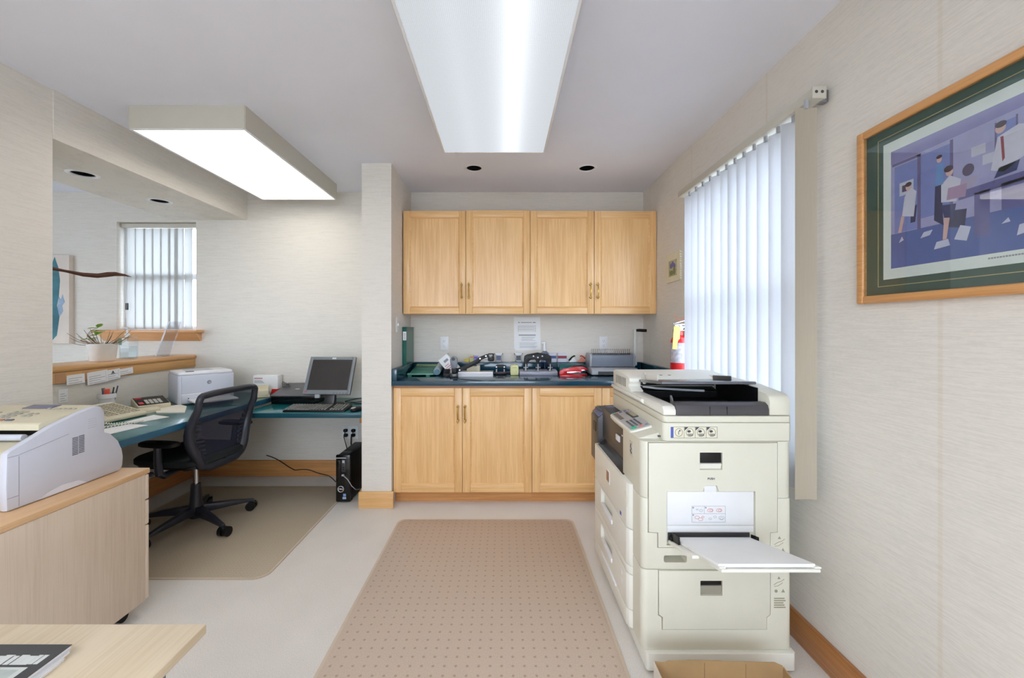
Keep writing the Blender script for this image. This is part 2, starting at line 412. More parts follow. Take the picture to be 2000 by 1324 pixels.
# ------------------------------------------------------------------ ceiling lights
def fixture(x, y, label, m, group=None):
    t = Thing('ceiling_light', label, 'light', (x, y, 2.501), 0, group)
    w, l, z0 = .31, .605, 2.377
    h = MB()
    for s in (-1, 1):
        h.box(x+s*w-.004, x+s*w+.004, y-l, y+l, z0, 2.501); h.box(x-w, x+w, y+s*l-.004, y+s*l+.004, z0, 2.501)
    h.box(x-w, x+w, y-l, y+l, 2.49, 2.501)
    t.part('housing', h, HOUS)
    f = MB()
    for s in (-1, 1):
        f.box(x+s*(w-.004)-.006, x+s*(w-.004)+.006, y-l+.002, y+l-.002, z0-.004, z0+.004, .001)
        f.box(x-w+.01, x+w-.01, y+s*(l-.004)-.006, y+s*(l-.004)+.006, z0-.004, z0+.004, .001)
    t.part('lens_frame', f, WHITE)
    t.part('lens', MB().box(x-w+.01, x+w-.01, y-l+.008, y+l-.008, z0-.001, z0+.003), m)
    return t
L1 = lens_mat('prismatic_lens', LENS_BASE, LENS_TUBE, [(.10, .05, 1.0), (-.13, .06, .12)], (243, 249, 255))
L2 = lens_mat('prismatic_lens_bright', LENS_BASE*3.4, LENS_TUBE*2, [(.12, .09, .8), (-.12, .09, .8)], (255, 248, 234))
L_FILL = lens_mat('prismatic_lens_rear', REAR_FILL, REAR_FILL*.4, [(.12, .09, .8), (-.12, .09, .8)], (252, 252, 255))
fixture(-.053, 1.89, 'long fluorescent ceiling light box above the tan mat, right of the two in front', L1)
fixture(-1.698, 2.80, 'fluorescent ceiling light box above the desk and office chair at left', L2)
for x, y, lab in ((-1.7, -.9, 'fluorescent ceiling light box behind the view, on the left'), (-.05, -1.3, 'fluorescent ceiling light box behind the view, above the aisle')):
    fixture(x, y, lab, L_FILL, 'ceiling lights out of view')  # unseen fixtures added as strong fill light from behind the camera
for k, (x, y, z, host, lab) in enumerate((
        (-.215, 3.06, 2.501, ceil, 'round black recessed downlight above the wall cabinets, left one'),
        (.63, 3.06, 2.501, ceil, 'round black recessed downlight above the wall cabinets, right one'),
        (-2.593, 2.52, 2.255, soff, 'round recessed downlight in the bulkhead, nearer the camera'),
        (-2.572, 3.06, 2.255, soff, 'round recessed downlight in the bulkhead, nearer the back window'))):
    cut(host, MB().cyl((x, y, z-.02), (x, y, z+.13), .064, n=28))
    t = Thing('recessed_downlight', lab, 'light', (x, y, z))
    t.part('trim_ring', MB().lathe([(.056, .004), (.058, -.003), (.066, -.006), (.078, -.002), (.079, .0), (.064, .004)], (x, y, z), 36), WHITE)
    t.part('baffle', MB().lathe([(.058, .0), (.056, .04), (.053, .06), (.05, .1), (.001, .11)], (x, y, z), 32), BLACK)
    t.part('bulb', MB().lathe([(.001, .045), (.03, .055), (.038, .075), (.03, .1)], (x, y, z), 20), mat('dark_bulb_glass', (90, 92, 96), .2))

# ------------------------------------------------------------------ cabinets
def door(t, x0, x1, y, z0, z1, hx, hz0, hz1, sw=.052):
    g = .0016; x0 += g; x1 -= g
    d = MB(); th = .02
    d.box(x0, x0+sw, y, y+th, z0, z1, .003); d.box(x1-sw, x1, y, y+th, z0, z1, .003)
    d.mi = 1
    d.box(x0+sw, x1-sw, y+.0005, y+th, z1-sw, z1, .003); d.box(x0+sw, x1-sw, y+.0005, y+th, z0, z0+sw, .003)
    o = t.part('door', d, [OAK_V, OAK_X])
    a0, a1, c0, c1 = x0+sw, x1-sw, z0+sw, z1-sw; k = .009
    bd = MB()                                                    # moulded bead round the panel
    for q in (((a0, c0), (a1, c0), (a1-k, c0+k), (a0+k, c0+k)), ((a1, c0), (a1, c1), (a1-k, c1-k), (a1-k, c0+k)),
              ((a1, c1), (a0, c1), (a0+k, c1-k), (a1-k, c1-k)), ((a0, c1), (a0, c0), (a0+k, c0+k), (a0+k, c1-k))):
        (p0, p1, p2, p3) = q
        bd.poly([(p0[0], y+.003, p0[1]), (p1[0], y+.003, p1[1]), (p2[0], y+.011, p2[1]), (p3[0], y+.011, p3[1])])
    t.part('bead', bd, OAK_X, o, smooth=0)
    t.part('panel', MB().box(a0-.002, a1+.002, y+.011, y+.018, c0-.002, c1+.002), OAK_V, o)
    h = MB()
    zc, hl = (hz0+hz1)/2, (hz1-hz0)/2
    for s in (-1, 1):
        h.lathe([(.0095, 0), (.0095, .003), (.005, .006), (.0048, .022), (.0085, .027), (.0085, .033), (.001, .036)], (hx, y, zc+s*hl*.8), 12, Mx=Matrix.Rotation(R(90), 4, 'X'))
        h.pillow((hx, y-.030, zc+s*hl*.92), .006, .006, .008, 1, 1, 10, 6)
    h.tube([(hx, y-.028, zc-hl*.8), (hx, y-.034, zc-hl*.4), (hx, y-.036, zc), (hx, y-.034, zc+hl*.4), (hx, y-.028, zc+hl*.8)], [.0045, .0055, .0065, .0055, .0045], 10)
    t.part('handle', h, BRASS, o)
    return o
ux = [-.8025, -.298, .220, .735, 1.2365]
for k, (i, lab) in enumerate(((0, 'oak wall cabinet with two panel doors, left one, beside the stub wall'), (2, 'oak wall cabinet with two panel doors, right one, beside the window wall'))):
    x0, x1 = ux[i], ux[i+2]; y = 3.28
    t = Thing('wall_cabinet', lab, 'cabinet', ((x0+x1)/2, 3.6, 1.417))
    t.part('carcass', MB().box(x0, x1, y+.021, 3.6, 1.417, 2.244, .001), OAK_V)
    door(t, x0, ux[i+1], y, 1.417, 2.246, ux[i+1]-.033, 1.538, 1.665)
    door(t, ux[i+1], x1, y, 1.417, 2.244+.006*(i == 0), ux[i+1]+.026, 1.538, 1.665)
lx = [-.806, -.297, .2146, .730, 1.2365]
for i, lab in ((0, 'oak base cabinet under the teal counter, left one with two full doors showing'), (2, 'oak base cabinet under the teal counter, right one partly behind the copier')):
    x0, x1 = lx[i], lx[i+2]; y = 3.0
    t = Thing('base_cabinet', lab, 'cabinet', ((x0+x1)/2, 3.3, 0))
    t.part('carcass', MB().box(x0, x1, y+.021, 3.6, .092, .885, .001), OAK_V)
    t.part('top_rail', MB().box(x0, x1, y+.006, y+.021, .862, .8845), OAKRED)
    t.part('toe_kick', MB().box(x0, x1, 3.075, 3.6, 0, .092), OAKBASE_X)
    door(t, x0, lx[i+1], y, .095, .862, lx[i+1]-.032, .612, .742, .056)
    door(t, lx[i+1], x1, y, .095, .862, lx[i+1]+.020, .612, .742, .056)
t = Thing('countertop', 'dark teal laminate counter with raised splash edges over the oak base cabinets', 'counter', (.215, 3.3, .885))
t.part('worktop', MB().box(-.8085, 1.2365, 2.958, 3.5985, .885, .919, .002), TEAL)
t.part('back_splash', MB().box(-.768, 1.198, 3.558, 3.5985, .9192, 1.006, .003), TEAL)
t.part('side_splash', MB().box(-.8085, -.769, 2.959, 3.5985, .9192, 1.006, .003), TEAL)
t.part('side_splash', MB().box(1.199, 1.2365, 2.959, 3.5985, .9192, 1.006, .003), TEAL)

# ------------------------------------------------------------------ reception ledge
t = Thing('reception_ledge', 'oak ledge with rounded nosing on the low wall behind the desk', 'ledge', (-2.85, 2.82, 1.03))
t.part('ledge_top', MB().prism([(-3.0, 1.032), (-3.0, 1.07), (-2.712, 1.07), (-2.702, 1.062), (-2.700, 1.048), (-2.706, 1.036), (-2.712, 1.032)], 'y', 2.052, 3.598, .001), wood('oak_ledge', (226, 176, 116), (196, 144, 88), 'y'))
t.part('apron', MB().prism([(-2.7245, 1.031), (-2.7245, .962), (-2.716, .962), (-2.711, .97), (-2.711, 1.031)], 'y', 2.052, 3.598), MATS['oak_ledge'])

# ================================================================== COPIER
cp = Thing('photocopier', 'large cream office photocopier standing in front of the window blind', 'photocopier', (.80, 1.9, 0))
def rrect(x0, x1, y0, y1, r, corners=(1, 1, 1, 1), n=5):       # rounded footprint, corners from (x0,y0) counter-clockwise
    pts = []
    for (cx, cy, a), on in zip(((x0, y0, 180), (x1, y0, 270), (x1, y1, 0), (x0, y1, 90)), corners):
        if not on: pts.append((cx, cy)); continue
        ox, oy = cx + (r if cx == x0 else -r), cy + (r if cy == y0 else -r)
        pts += [(ox + r*cos(R(a+90*i/n)), oy + r*sin(R(a+90*i/n))) for i in range(n+1)]
    return pts
def gone(): pass
NF = 1.556                                                       # plane of the side that faces the camera
body = MB()
body.prism(rrect(.530, 1.106, NF, 2.27, .025, (1, 1, 0, 0)), 'z', .386, .655, .002)
lower = MB().prism(rrect(.530, 1.106, NF, 2.27, .025, (1, 1, 0, 0)), 'z', .078, .383, .002)
body.prism(rrect(.530, 1.106, NF, 1.80, .03, (1, 1, 0, 0)), 'z', .656, .872, .002)
body.prism(rrect(.74, 1.10, 1.801, 2.27, .03, (0, 0, 0, 0)), 'z', .656, .872, .001)
bo = cp.part('body', body, CREAM)
cut(bo, MB().box(.614-.8, .702-.8, NF-1.9-.02, NF-1.9+.06, .411, .438, .006))     # finger grip under the tray
lo = cp.part('feeder_body', lower, CREAM)
base = MB().prism(rrect(.542, 1.108, 1.538, 2.262, .014, (1, 1, 1, 1), 3), 'z', .012, .077, .002)
cp.part('plinth', base, CREAM2)
for x, y in ((.575, 1.57), (1.07, 1.57), (.575, 2.22), (1.07, 2.22)):
    cp.part('foot', MB().lathe([(.018, 0), (.022, .004), (.022, .013)], (x, y, 0), 14, True), BLACK)
# front (operator side, faces -X)
fx = .510
def frontpanel(name, y0, y1, z0, z1, m=CREAM2, r=.03):
    q = MB().prism([(fx+.03, y1), (fx+.03, y0-.012), (fx+.022, y0), (fx+.008, y0+.012), (fx, y0+.03), (fx, y1-.008), (fx+.006, y1)], 'z', z0, z1, .003)
    return cp.part(name, q, m)
cov = frontpanel('front_cover', 1.66, 2.268, .484, .667)
cp.part('paper_window', MB().box(fx-.002, fx, 1.945, 2.005, .555, .622, .001), WHITE, cov)
cp.part('window_pane', MB().box(fx-.003, fx-.002, 1.953, 1.997, .565, .612), mat('brown_window', (150, 108, 84), .3), cov)
cp.part('badge', MB().box(fx-.001, fx+.001, 1.755, 1.775, .498, .513), INKB, cov)
cp.part('cover_grip', MB().tube([(fx+.001, 1.64+.05+.012*cos(a), .598+.032*sin(a)) for a in [2*pi*i/20 for i in range(20)]], .0018, 6, True), CREAM, cov)
for k, (z0, z1, g0, g1) in enumerate(((.333, .480, .392, .476), (.154, .296, .212, .292))):
    dr = frontpanel('paper_drawer', 1.66, 2.268, z0, z1)
    ng = MB().box(fx-.02-.8, fx+.018-.8, 1.905-1.9, 2.12-1.9, g0, g1, .006)
    cut(dr, ng)
    cp.part('drawer_handle', MB().box(fx-.006, fx+.010, 1.90, 2.10, g0-.004, g0+.018, .004), WHITE, dr)
    cp.part('size_mark', MB().box(fx-.0012, fx, 1.745, 1.757, z0+.098, z0+.112).box(fx-.0012, fx, 1.742, 1.760, z0+.06, z0+.078), WHITE, dr)
frontpanel('drawer_strip', 1.66, 2.268, .299, .330)
frontpanel('lower_cover', 1.66, 2.268, .080, .150)
cp.part('lower_grip', MB().box(fx-.007, fx+.004, 1.83, 2.10, .146, .158, .003), WHITE)
# output bay: dark toner panel, glossy curved catch
op = MB().prism([(1.80, .70), (1.80, .86), (2.272, .862), (2.272, .70)], 'x', .556, .742, .004)
opo = cp.part('output_panel', op, DGREY)
cp.part('latch_button', MB().box(.549, .557, 1.93, 1.99, .762, .792, .004), WHITE, opo)
cp.part('indicator', MB().box(.553, .557, 1.885, 1.90, .803, .808), WHITE, opo)
ot = MB()
def otf(u, v):
    a = v*pi/2
    return (.525 + .055*sin(a) - .0*u, 1.775 + .47*u, .668 + .055*(1-cos(a)) + .03*v)
ot.grid(otf, 10, 8)
ot.box(.522, .56, 1.775, 2.25, .655, .668, .003)
cp.part('output_catch', ot, BLACKG)
fn = MB().prism([(.528, .545), (.528, .80), (.56, .832), (.74, .842), (.74, .545)], 'y', 2.274, 2.44, .008)
fn.prism([(.545, .836), (.575, .842), (.72, .846), (.72, .84), (.575, .832)], 'y', 2.30, 2.43, .001)
fo = cp.part('finisher', fn, DGREY)
cp.part('finisher_lid', MB().prism([(.534, .812), (.565, .8405), (.735, .8505), (.735, .845), (.565, .834), (.538, .807)], 'y', 2.28, 2.435, .002), mat('slate_plastic', (104, 106, 140), .25), fo)
cp.part('finisher_slot', MB().box(.525, .53, 2.31, 2.37, .72, .77), BLACK, fo)
# scanner unit and platen frame
sc = MB().prism(rrect(.612, 1.106, NF, 2.262, .02, (1, 1, 0, 0), 4), 'z', .8735, .943, .002)
sco = cp.part('scanner_unit', sc, CREAM)
cp.part('platen_frame', MB().prism(rrect(.612, 1.106, NF, 2.262, .02, (1, 1, 0, 0), 4), 'z', .945, .9685, .002), CREAM)
cp.part('panel_bracket', MB().prism([(.66, .786), (.60, .80), (.552, .84), (.530, .863), (.530, .873), (.62, .898), (.66, .905)], 'y', 1.60, 2.015, .006), CREAM)
# control panel
pth = math.atan2(.040, .135)
PM = Matrix.Translation((.53, 1.85, .876)) @ Matrix.Rotation(-pth, 4, 'Y')       # local x up the slope, y along the machine
pa = MB(PM).prism(rrect(-.004, .142, -.172, .168, .022, (1, 1, 1, 1), 4), 'z', -.010, .003, .003)
pan = cp.part('control_panel', pa, CREAM2)
pb = MB(PM).prism(rrect(.004, .136, -.164, .160, .018, (1, 1, 1, 1), 4), 'z', .003, .005, .001)
cp.part('key_field', pb, mat('silver_panel', (176, 176, 178), .35), pan)
cp.part('display', MB(PM).box(.060, .125, -.012, .105, .005, .0085, .002), DGREY, pan)
cp.part('display_glass', MB(PM).box(.068, .116, .000, .094, .0085, .0092), mat('lcd', (168, 160, 142), .25), pan)
cp.part('dark_strip', MB(PM).box(.010, .03, .02, .14, .005, .0058).box(.128, .1345, -.10, .09, .005, .0058), mat('smoke_strip', (110, 104, 100), .3), pan)
ks = MB(PM)
for i in range(3):
    for j in range(5): ks.box(.020+i*.017, .030+i*.017, -.125+j*.021, -.111+j*.021, .005, .0082, .002)
for j in range(3): ks.box(.088+.014*(j % 2), .097+.014*(j % 2), -.085+j*.02, -.072+j*.02, .005, .008, .002)
cp.part('number_keys', ks, mat('slate_key', (96, 100, 112), .4), pan)
cp.part('start_key', MB(PM).pillow((.020, -.142, .006), .013, .012, .005, 1, 1, 18, 8), mat('green_key', (40, 190, 140), .3), pan)
cp.part('stop_key', MB(PM).pillow((.050, -.146, .006), .009, .008, .004, 1, 1, 14, 8), mat('salmon_key', (232, 130, 116), .3), pan)
cp.part('reset_key', MB(PM).pillow((.075, -.144, .006), .008, .007, .004, 1, 1, 14, 8), GREY, pan)
lk = MB(PM)
for j in range(4): lk.box(.040+j*.022, .053+j*.022, .128, .146, .005, .0075, .002)
cp.part('function_keys', lk, mat('violet_key', (122, 112, 158), .4), pan)
cp.part('green_mark', MB(PM).box(.012, .026, .142, .152, .005, .0062).box(.112, .122, -.153, -.14, .005, .0062), MATS['green_key'], pan)
cp.part('red_mark', MB(PM).box(.024, .032, .122, .134, .005, .0062), mat('pink_mark', (210, 70, 110), .4), pan)
# document cover: white arm, grey catch deck, white hinge block, feeder
arm = MB()
prof = [(1.562, .9705), (1.562, .990), (1.575, 1.004), (1.60, 1.008), (1.90, 1.004), (2.26, 1.0), (2.26, .9705)]
arm.prism(prof, 'x', .614, .664, .004)
arm.prism([(.600, .985), (.616, .972), (.616, .994), (.604, .997)], 'y', 1.78, 2.262, .002)
cp.part('cover_arm', arm, CREAM2)
deck = MB().prism([(1.562, .9705), (1.562, .992), (1.568, 1.008), (1.585, 1.017), (1.615, 1.016), (1.63, 1.004), (1.63, .9705)], 'x', .6645, 1.0195, .001)
dko = cp.part('catch_deck', deck, mat('slate_grey', (74, 72, 76), .3))
cp.part('catch_well', MB().box(.6645, 1.0195, 1.6305, 1.955, .9705, .976).box(.6645, .6665, 1.6305, 1.95, .976, 1.0035).box(1.0175, 1.0195, 1.6305, 1.95, .976, 1.066).box(.6665, 1.0175, 1.935, 1.939, .976, 1.004), BLACK)
cp.part('deck_seam', MB().box(.792, .7935, 1.5605, 1.564, .973, 1.004).box(.858, .8595, 1.5605, 1.564, .973, 1.004), BLACK, dko)
cp.part('paper_stop', MB().prism([(1.66, .976), (1.70, .976), (1.71, 1.022), (1.70, 1.025)], 'x', .70, .704), GREY, dko)
hb = MB().prism([(1.560, .9705), (1.558, 1.022), (1.566, 1.043), (1.585, 1.052), (1.66, 1.060), (1.76, 1.070), (2.0, 1.072), (2.258, 1.07), (2.258, .9705)], 'x', 1.020, 1.10, .006)
cp.part('hinge_block', hb, CREAM)
fd = MB().prism([(2.26, .9705), (2.26, 1.070), (2.22, 1.079), (2.12, 1.080), (2.00, 1.068), (1.975, 1.061), (1.972, 1.045), (1.985, 1.035), (1.99, 1.022), (1.94, 1.006), (1.94, .9705)], 'x', .612, 1.10, .004)
fdo = cp.part('document_feeder', fd, CREAM2)
vn = MB()
for k in range(7): vn.box(.6105, .613, 2.03+.026*k, 2.043+.026*k, 1.012, 1.055)
cp.part('vent', vn, mat('vent_shade', (150, 148, 140), .6), fdo)
cp.part('feed_slot', MB().box(.668, 1.018, 1.966, 1.978, 1.028, 1.053).prism([(1.988, 1.022), (1.986, 1.022), (1.936, 1.0065), (1.938, 1.0045)], 'x', .668, 1.018), BLACK, fdo)
cp.part('feed_roller', MB().cyl((.74, 1.962, 1.045), (.79, 1.962, 1.045), .010).cyl((.90, 1.962, 1.045), (.94, 1.962, 1.045), .010), mat('roller', (150, 110, 80), .6), fdo)
ic = MB()
for k in range(4): ic.box(.695+k*.042, .707+k*.042, 2.02, 2.035, 1.0705, 1.0715)
cp.part('feeder_icons', ic, INK, fdo)
# document tray above the deck
tm = Matrix.Translation((0, 1.965, 1.052)) @ Matrix.Rotation(R(-5.5), 4, 'X')
tr = MB(tm).box(.655, 1.045, -.285, .0, -.007, .005, .003)
tro = cp.part('document_tray', tr, mat('slate_tray', (104, 106, 114), .25))
cp.part('side_guide', MB(tm).box(.668, .674, -.20, -.05, .005, .030, .002).lathe([(.002, 0), (.028, 0), (.028, .006), (.002, .006)], (.668, -.03, .012), 20, Mx=Matrix.Rotation(R(90), 4, 'Y')), CREAM2, tro)
cp.part('side_guide', MB(tm).box(.985, .991, -.20, -.05, .005, .026, .002), DGREY, tro)
cp.part('tray_wire', MB().tube([(.665, 1.93, 1.028), (.70, 1.86, 1.030), (.80, 1.80, 1.032), (.87, 1.76, 1.034)], .005, 8), LGREY, tro)
# camera-side doors
up = [(.556, .867), (1.045, .867), (1.045, .528), (1.018, .526), (1.018, .470), (.592, .470), (.592, .526), (.556, .528)]
ud = MB().prism(up, 'y', NF-.003, NF+.02, .001)
udo = cp.part('side_door', ud, CREAM)
def grow(pts, k):
    cx = sum(p[0] for p in pts)/len(pts); cz = sum(p[1] for p in pts)/len(pts)
    return [(p[0]-.8+math.copysign(k, p[0]-cx), p[1]+math.copysign(k, p[1]-cz)) for p in pts]
cut(bo, MB().prism(grow(up, .003), 'y', NF-.03-1.9, NF+.010-1.9))
cut(bo, MB().box(.750-.8, .836-.8, NF-.03-1.9, NF+.014-1.9, .765, .831))
ox, oy = -.80, -1.9
cut(udo, MB().prism([(.624+ox, .478), (.962+ox, .478), (.962+ox, .683), (.823+ox, .683), (.815+ox, .705), (.770+ox, .705), (.760+ox, .683), (.624+ox, .683)], 'y', NF-.03+oy, NF+.008+oy))
cut(udo, MB().box(.750+ox, .836+ox, NF-.03+oy, NF+.012+oy, .765, .831, .002))
cp.part('latch', MB().box(.752, .834, NF+.001, NF+.0125, .790, .829, .003), BLACK, udo)
cp.part('latch_lip', MB().prism([(NF+.011, .766), (NF+.011, .79), (NF-.002, .788), (NF+.006, .766)], 'x', .752, .834), CREAM2, udo)
cp.part('bypass_panel', MB().box(.627, .959, NF+.003, NF+.010, .552, .680, .002).box(.627, .959, NF+.004, NF+.010, .525, .549, .002).box(.7695, .8155, NF+.003, NF+.010, .6785, .7025, .001), WHITE, udo)
cp.part('bypass_slot', MB().box(.632, .944, NF+.004, NF+.010, .484, .522), DGREY, udo)
cp.mesh('lettering', text_mesh('PUSH', .0115, T(.793-.8, NF-.0034-1.9, .731) @ FRONT, bold=.0002), INK, udo)
lowp = [(.595, .380), (1.018, .380), (1.018, .214), (1.004, .204), (1.004, .158), (.609, .158), (.609, .204), (.595, .214)]
ld = MB().prism(lowp, 'y', NF-.003, NF+.02, .001)
ldo = cp.part('feeder_door', ld, CREAM)
cut(lo, MB().prism(grow(lowp, .003), 'y', NF-.03-1.9, NF+.010-1.9))
cut(lo, MB().box(.752-.8, .836-.8, NF-.03-1.9, NF+.014-1.9, .286, .343))
cut(ldo, MB().box(.752+ox, .836+ox, NF-.03+oy, NF+.012+oy, .286, .343, .002))
cp.part('latch', MB().box(.754, .834, NF+.001, NF+.0125, .324, .342, .002), BLACK, ldo)
cp.part('latch_lip', MB().prism([(NF+.011, .288), (NF+.011, .324), (NF-.001, .322), (NF+.007, .288)], 'x', .754, .834), mat('tan_grey', (160, 156, 142), .5), ldo)
# bypass tray with its extension
tn = (.588-.505)/(1.235-1.545)
def tz(y): return .500 + (y-1.545)*tn
def slab(m, x0, x1, y0, y1, th, up=0, b=.002):                       # y0 near, y1 far
    v = [(x0, y0, tz(y0)+up), (x1, y0, tz(y0)+up), (x1, y1, tz(y1)+up), (x0, y1, tz(y1)+up)]
    return m.add(v + [(p[0], p[1], p[2]-th) for p in v], [(0,1,2,3),(7,6,5,4),(0,4,5,1),(1,5,6,2),(2,6,7,3),(3,7,4,0)], b)
bt = slab(MB(), .628, .962, 1.352, 1.558, .012)
bto = cp.part('bypass_tray', bt, CREAM2)
ex = slab(MB(), .650, .945, 1.212, 1.40, .010, -.001)
slab(ex, .645, .665, 1.215, 1.40, .006, .005); slab(ex, .93, .95, 1.215, 1.40, .006, .005)
cp.part('tray_extension', ex, CREAM2, bto)
cp.part('paper_guide', slab(MB(), .638, .643, 1.48, 1.545, .03, .028).box(.634, .66, 1.535, 1.552, .50, .515), BLACK, bto)
cp.part('paper_guide', slab(MB(), .938, .943, 1.50, 1.545, .03, .024), BLACK, bto)
for k, up_ in ((0, .0),):
    ps = slab(MB(), .646, .936, 1.222, 1.548, .011, .0125, .001)
    single('paper_stack', ps, PAPER, 'short stack of blank white paper lying on the open copier side tray', 'paper')
# stickers
def frame_lines(m, x0, x1, z0, z1, y, w=.0008, cols=(), rows=()):
    for a in (z0, z1, *rows): m.box(x0, x1, y-.0003, y, a-w/2, a+w/2)
    for a in (x0, x1, *cols): m.box(a-w/2, a+w/2, y-.0003, y, z0, z1)
    return m
yy = NF - .0006
st = cp.part('instruction_sticker', MB().box(.640, .817, yy, yy+.001, .886, .928), mat('sticker', (226, 222, 200), .5))
cp.part('sticker_stripe', MB().box(.640, .650, yy-.0005, yy, .886, .928), INKB, st)
sl = frame_lines(MB(), .650, .817, .886, .928, yy-.0003, .001, (.691, .733, .775))
for k in range(4):
    cx = .671+k*.042
    sl.tube([(cx+.014*cos(2*pi*i/18), yy-.0006, .907+.015*sin(2*pi*i/18)) for i in range(18)], .0007, 4, True)
    if k: sl.box(cx-.009, cx+.011, yy-.0007, yy, .899, .9015); sl.box(cx-.006, cx+.012, yy-.0007, yy, .894, .8965)
    if k: sl.prism([(cx-.020, .927), (cx-.020, .914), (cx-.006, .927)], 'y', yy-.0007, yy)
    else: sl.box(cx-.002, cx+.0, yy-.0007, yy, .899, .912); sl.box(cx+.001, cx+.006, yy-.0007, yy, .911, .916)
    if k: sl.pillow((cx-.003, yy, .911), .007, .0008, .005, 1, 1, 10, 6)
cp.part('sticker_drawing', sl, INK, st)
ds = cp.part('diagram_sticker', MB().box(.722, .850, NF+.0022, NF+.003, .564, .625), mat('sticker_white', (228, 229, 232), .5))
dl = frame_lines(MB(), .722, .850, .564, .625, NF+.002, .0009, (), (.596,))
dl.box(.769, .7698, NF+.0017, NF+.002, .596, .625)
for cx, cz in ((.727, .619), (.775, .619), (.727, .591)): dl.cyl((cx, NF+.0016, cz), (cx, NF+.0022, cz), .0032, n=10)
for cx, cz, rx in ((.757, .608, .007), (.742, .612, .004), (.792, .577, .006), (.81, .584, .006), (.835, .58, .011), (.835, .578, .006)):
    dl.tube([(cx+rx*cos(2*pi*i/14), NF+.0017, cz+.6*rx*sin(2*pi*i/14)) for i in range(14)], .0005, 4, True)
cp.part('diagram_lines', dl, INKL, ds)
dr_ = MB()
for cx, cz, rx in ((.792, .609, .011), (.795, .609, .006), (.826, .609, .011), (.828, .609, .006), (.742, .582, .009), (.755, .575, .009), (.764, .584, .005)):
    dr_.tube([(cx+rx*cos(2*pi*i/14), NF+.0017, cz+.6*rx*sin(2*pi*i/14)) for i in range(14)], .0006, 4, True)
cp.part('red_lines', dr_, INKR, ds)
def cautions(z):
    for k, (x0, x1, za, kind) in enumerate(z):
        m = MB()
        if kind == 'lines':
            for i in range(5): m.box(x0, x1-.004*(i % 3), NF-.0006, NF+.001, za+i*.0085, za+i*.0085+.0045)
        elif kind == 'hand':
            m.tube([(x0, NF-.0005, za+.004), (x0+.012, NF-.0005, za+.012), (x0+.030, NF-.0005, za+.018), (x0+.040, NF-.0005, za+.026)], .0009, 4).tube([(x0+.002, NF-.0005, za-.002), (x0+.016, NF-.0005, za), (x0+.034, NF-.0005, za+.012)], .0009, 4)
            m.prism([(x0+.014, za+.026), (x0+.026, za+.026), (x0+.020, za+.036)], 'y', NF-.0006, NF)
        else:
            m.cyl((x0+.006, NF-.0006, za), (x0+.006, NF, za), .006, n=10)
            m.prism([(x0+.026, za-.005), (x0+.04, za-.005), (x0+.033, za+.008)], 'y', NF-.0006, NF)
        cp.part('caution_mark', m, mat('olive_ink', (150, 148, 124), .6))
cautions(((1.035, 1.078, .475, 'hand'), (1.035, 1.07, .458, 'sym'), (1.033, 1.075, .322, 'hand'), (1.036, 1.07, .302, 'sym'), (1.034, 1.078, .238, 'lines')))
cp.part('code_tag', MB().box(.5295, .5305, 1.66, 1.705, .775, .838).box(.5291, .5296, 1.662, 1.703, .7775, .8355), mat('tag_paper', (206, 202, 190), .6))
cp.part('tag_mark', MB().tube([(.5288, 1.675, .79), (.5288, 1.69, .80), (.5288, 1.678, .806), (.5288, 1.687, .815), (.5288, 1.683, .828)], .0025, 6), INK)
cp.part('port_mark', MB().box(.590, .602, NF-.0005, NF+.001, .892, .896).box(.5915, .5955, NF-.0006, NF, .889, .8935).box(.5975, .6015, NF-.0006, NF, .889, .8935), INK)

# cardboard box in front of the copier
bx = Thing('cardboard_box', 'open brown cardboard box with pale outside in front of the copier', 'box', (.745, 1.16, 0))
card = mat('cardboard', (172, 140, 98), .8, var=.07, scale=9); cardw = mat('cardboard_pale', (214, 208, 198), .7)
x0, x1, y0, y1, h = .512, .952, .93, 1.385, .178
m = MB(); m.box(x0+.004, x1-.004, y0+.004, y1-.004, .001, .005); bx.part('bottom', m, card)
bk = MB().prism([(x0+.004, .002), (x1-.004, .002), (x1-.004, h-.018), (x1-.03, h-.006), (x0+.22, h-.001), (x0+.12, h+.002), (x0+.05, h-.001), (x0+.035, h-.006), (x0+.004, h-.003)], 'y', y1-.004, y1-.0005)
bx.part('back_wall', bk, card)
bx.part('side_wall', MB().box(x0+.002, x0+.0035, y0, y1-.004, .002, h-.004), card)
bx.part('side_face', MB().box(x0-.0, x0+.0018, y0, y1, .002, h-.004), cardw)
bx.part('side_wall', MB().prism([(y0, .002), (y1-.0045, .002), (y1-.0045, h-.02), (y1-.06, h-.026), (y1-.065, h-.036), (y0, h-.03)], 'x', x1-.004, x1-.0005), card)
bx.part('front_wall', MB().box(x0+.004, x1-.004, y0, y0+.0035, .002, h-.01), card)
bx.part('crease', MB().box(x0+.17, x0+.1715, y1-.0048, y1-.004, .01, h-.006).box(x0+.31, x0+.3112, y1-.0048, y1-.004, .01, h-.01), mat('cardboard_dark', (140, 108, 72), .8))

